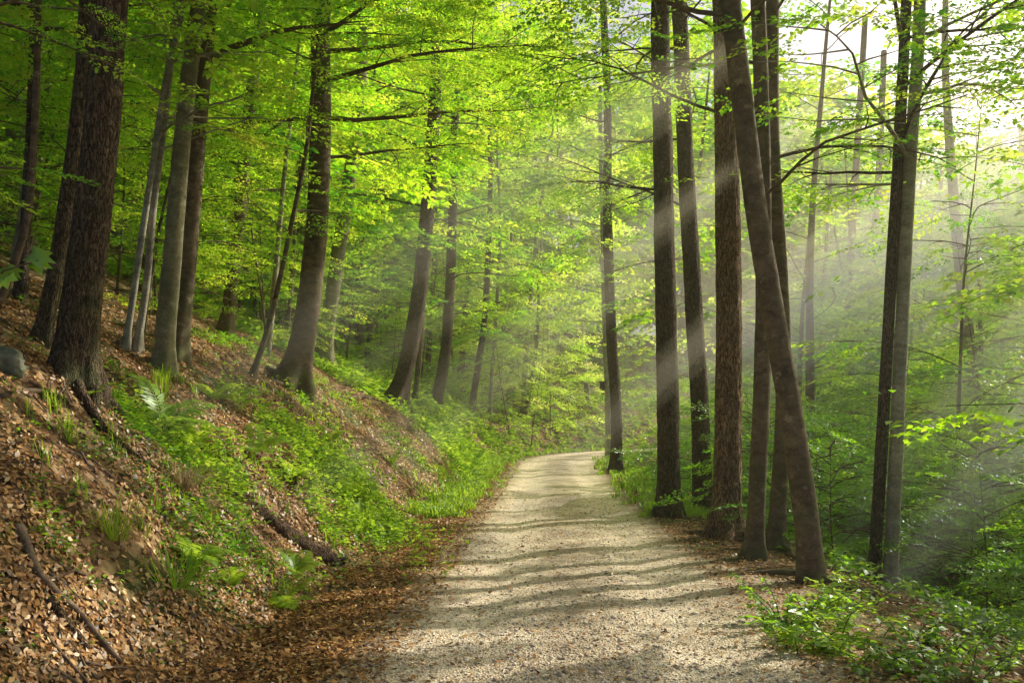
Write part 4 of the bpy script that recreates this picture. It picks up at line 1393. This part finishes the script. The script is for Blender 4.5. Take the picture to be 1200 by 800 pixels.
for dens, an, b in ((0.0022, 0.6, (-40, 60, -6, 110, -14, 13)), (0.0070, 0.7, (4.6, 36, 12, 48, -13, 9)), (0.004, 0.5, (-5, 24, 36, 60, 0.0, 14))):
    V, Fq = box(*b)
    link('haze', mk_mesh('haze', V, [Fq], haze_mat('forest_haze', dens, an, (1.0, 0.97, 0.68))), kind='structure', label='thin sunlit haze hanging between the trees')

# added haze tubes shaped as sunbeams, each bank lying along the sun's path
def beam_haze(px, py, L, a, b, dens, dist=None, start=0.0):
    if dist is None:
        g = ground(px, py)
    else:
        d = ray(px, py)
        g = CAM + d * (dist / d[1])
    n, m = 26, 20
    s = np.linspace(0, 1, n)
    k = np.sin(np.clip(s * 0.96 + 0.02, 0, 1) * PI) ** 0.45
    th = np.linspace(0, 2 * PI, m, endpoint=False)
    vw = unit(g - CAM)
    e1 = unit(np.cross(SUN, vw))
    e2 = np.cross(SUN, e1)
    V = g + SUN * (start + s * L)[:, None, None] + k[:, None, None] * (a * np.cos(th)[None, :, None] * e1 + b * np.sin(th)[None, :, None] * e2)
    i = np.arange(n - 1)[:, None] * m + np.arange(m)[None]
    i2 = np.arange(n - 1)[:, None] * m + (np.arange(m)[None] + 1) % m
    Fq = np.stack([i, i2, i2 + m, i + m], -1).reshape(-1, 4)
    cap = np.array([[(q + 1) % m, q, n * m] for q in range(m)] + [[(n - 1) * m + q, (n - 1) * m + (q + 1) % m, n * m + 1] for q in range(m)])
    V = np.concatenate([V.reshape(-1, 3), [V[0].mean(0), V[-1].mean(0)]])
    link('haze', mk_mesh('haze', V, [Fq, cap], haze_mat('added_beam_haze', dens, 0.45, (1.0, 0.95, 0.64)), smooth=True), kind='structure', label='sunbeam hanging in the haze between the trees')


for px, py, L, a, b, dens, dist, start in SHAFTS:       # a soft wide bank and a thicker core for each added beam
    beam_haze(px, py, L, a * 1.6, b * 1.2, dens * 0.45, dist, start)
    beam_haze(px, py, L * 0.97, a * 0.85, b, dens * 0.75, dist, start + 0.1)

# ------------------------------------------------------------------ light, sky, camera
w = bpy.data.worlds.new('World')
scene.world = w
w.use_nodes = True
nt = w.node_tree
sky = nt.nodes.new('ShaderNodeTexSky')
sky.sky_type = 'NISHITA'
sky.sun_disc = False
sky.sun_elevation = SUN_EL
sky.sun_rotation = SUN_AZ
sky.dust_density = 7.0
sky.ozone_density = 0.4
bg = nt.nodes['Background']
bg.inputs[1].default_value = 0.15
nt.links.new(sky.outputs[0], bg.inputs[0])
sd = bpy.data.lights.new('sun', 'SUN')
sd.energy = 5.0
sd.angle = R(0.55)
sd.color = (1.0, 0.945, 0.79)
so = bpy.data.objects.new('sun', sd)
COL.objects.link(so)
so.rotation_euler = Vector([-float(v) for v in SUN]).to_track_quat('-Z', 'Y').to_euler()

cd = bpy.data.cameras.new('camera')
cd.sensor_width = 36
cd.lens = 36 * F / 1200
cd.clip_start = 0.05
cd.clip_end = 1000
co = bpy.data.objects.new('camera', cd)
COL.objects.link(co)
co.location = [float(v) for v in CAM]
co.rotation_euler = (PI / 2 + PITCH, 0, 0)
scene.camera = co

scene.view_settings.view_transform = 'Standard'
scene.view_settings.look = 'None'
scene.view_settings.exposure = 0
c = scene.cycles
c.use_denoising = True
c.max_bounces = 9
c.diffuse_bounces = 4
c.glossy_bounces = 2
c.transmission_bounces = 7
c.volume_bounces = 0
c.sample_clamp_indirect = 4
c.use_adaptive_sampling = True
c.adaptive_threshold = 0.04
c.caustics_reflective = False
c.caustics_refractive = False
n_l = sum(len(o.data.polygons) for o in bpy.data.objects if o.type == 'MESH')
print('faces', n_l)
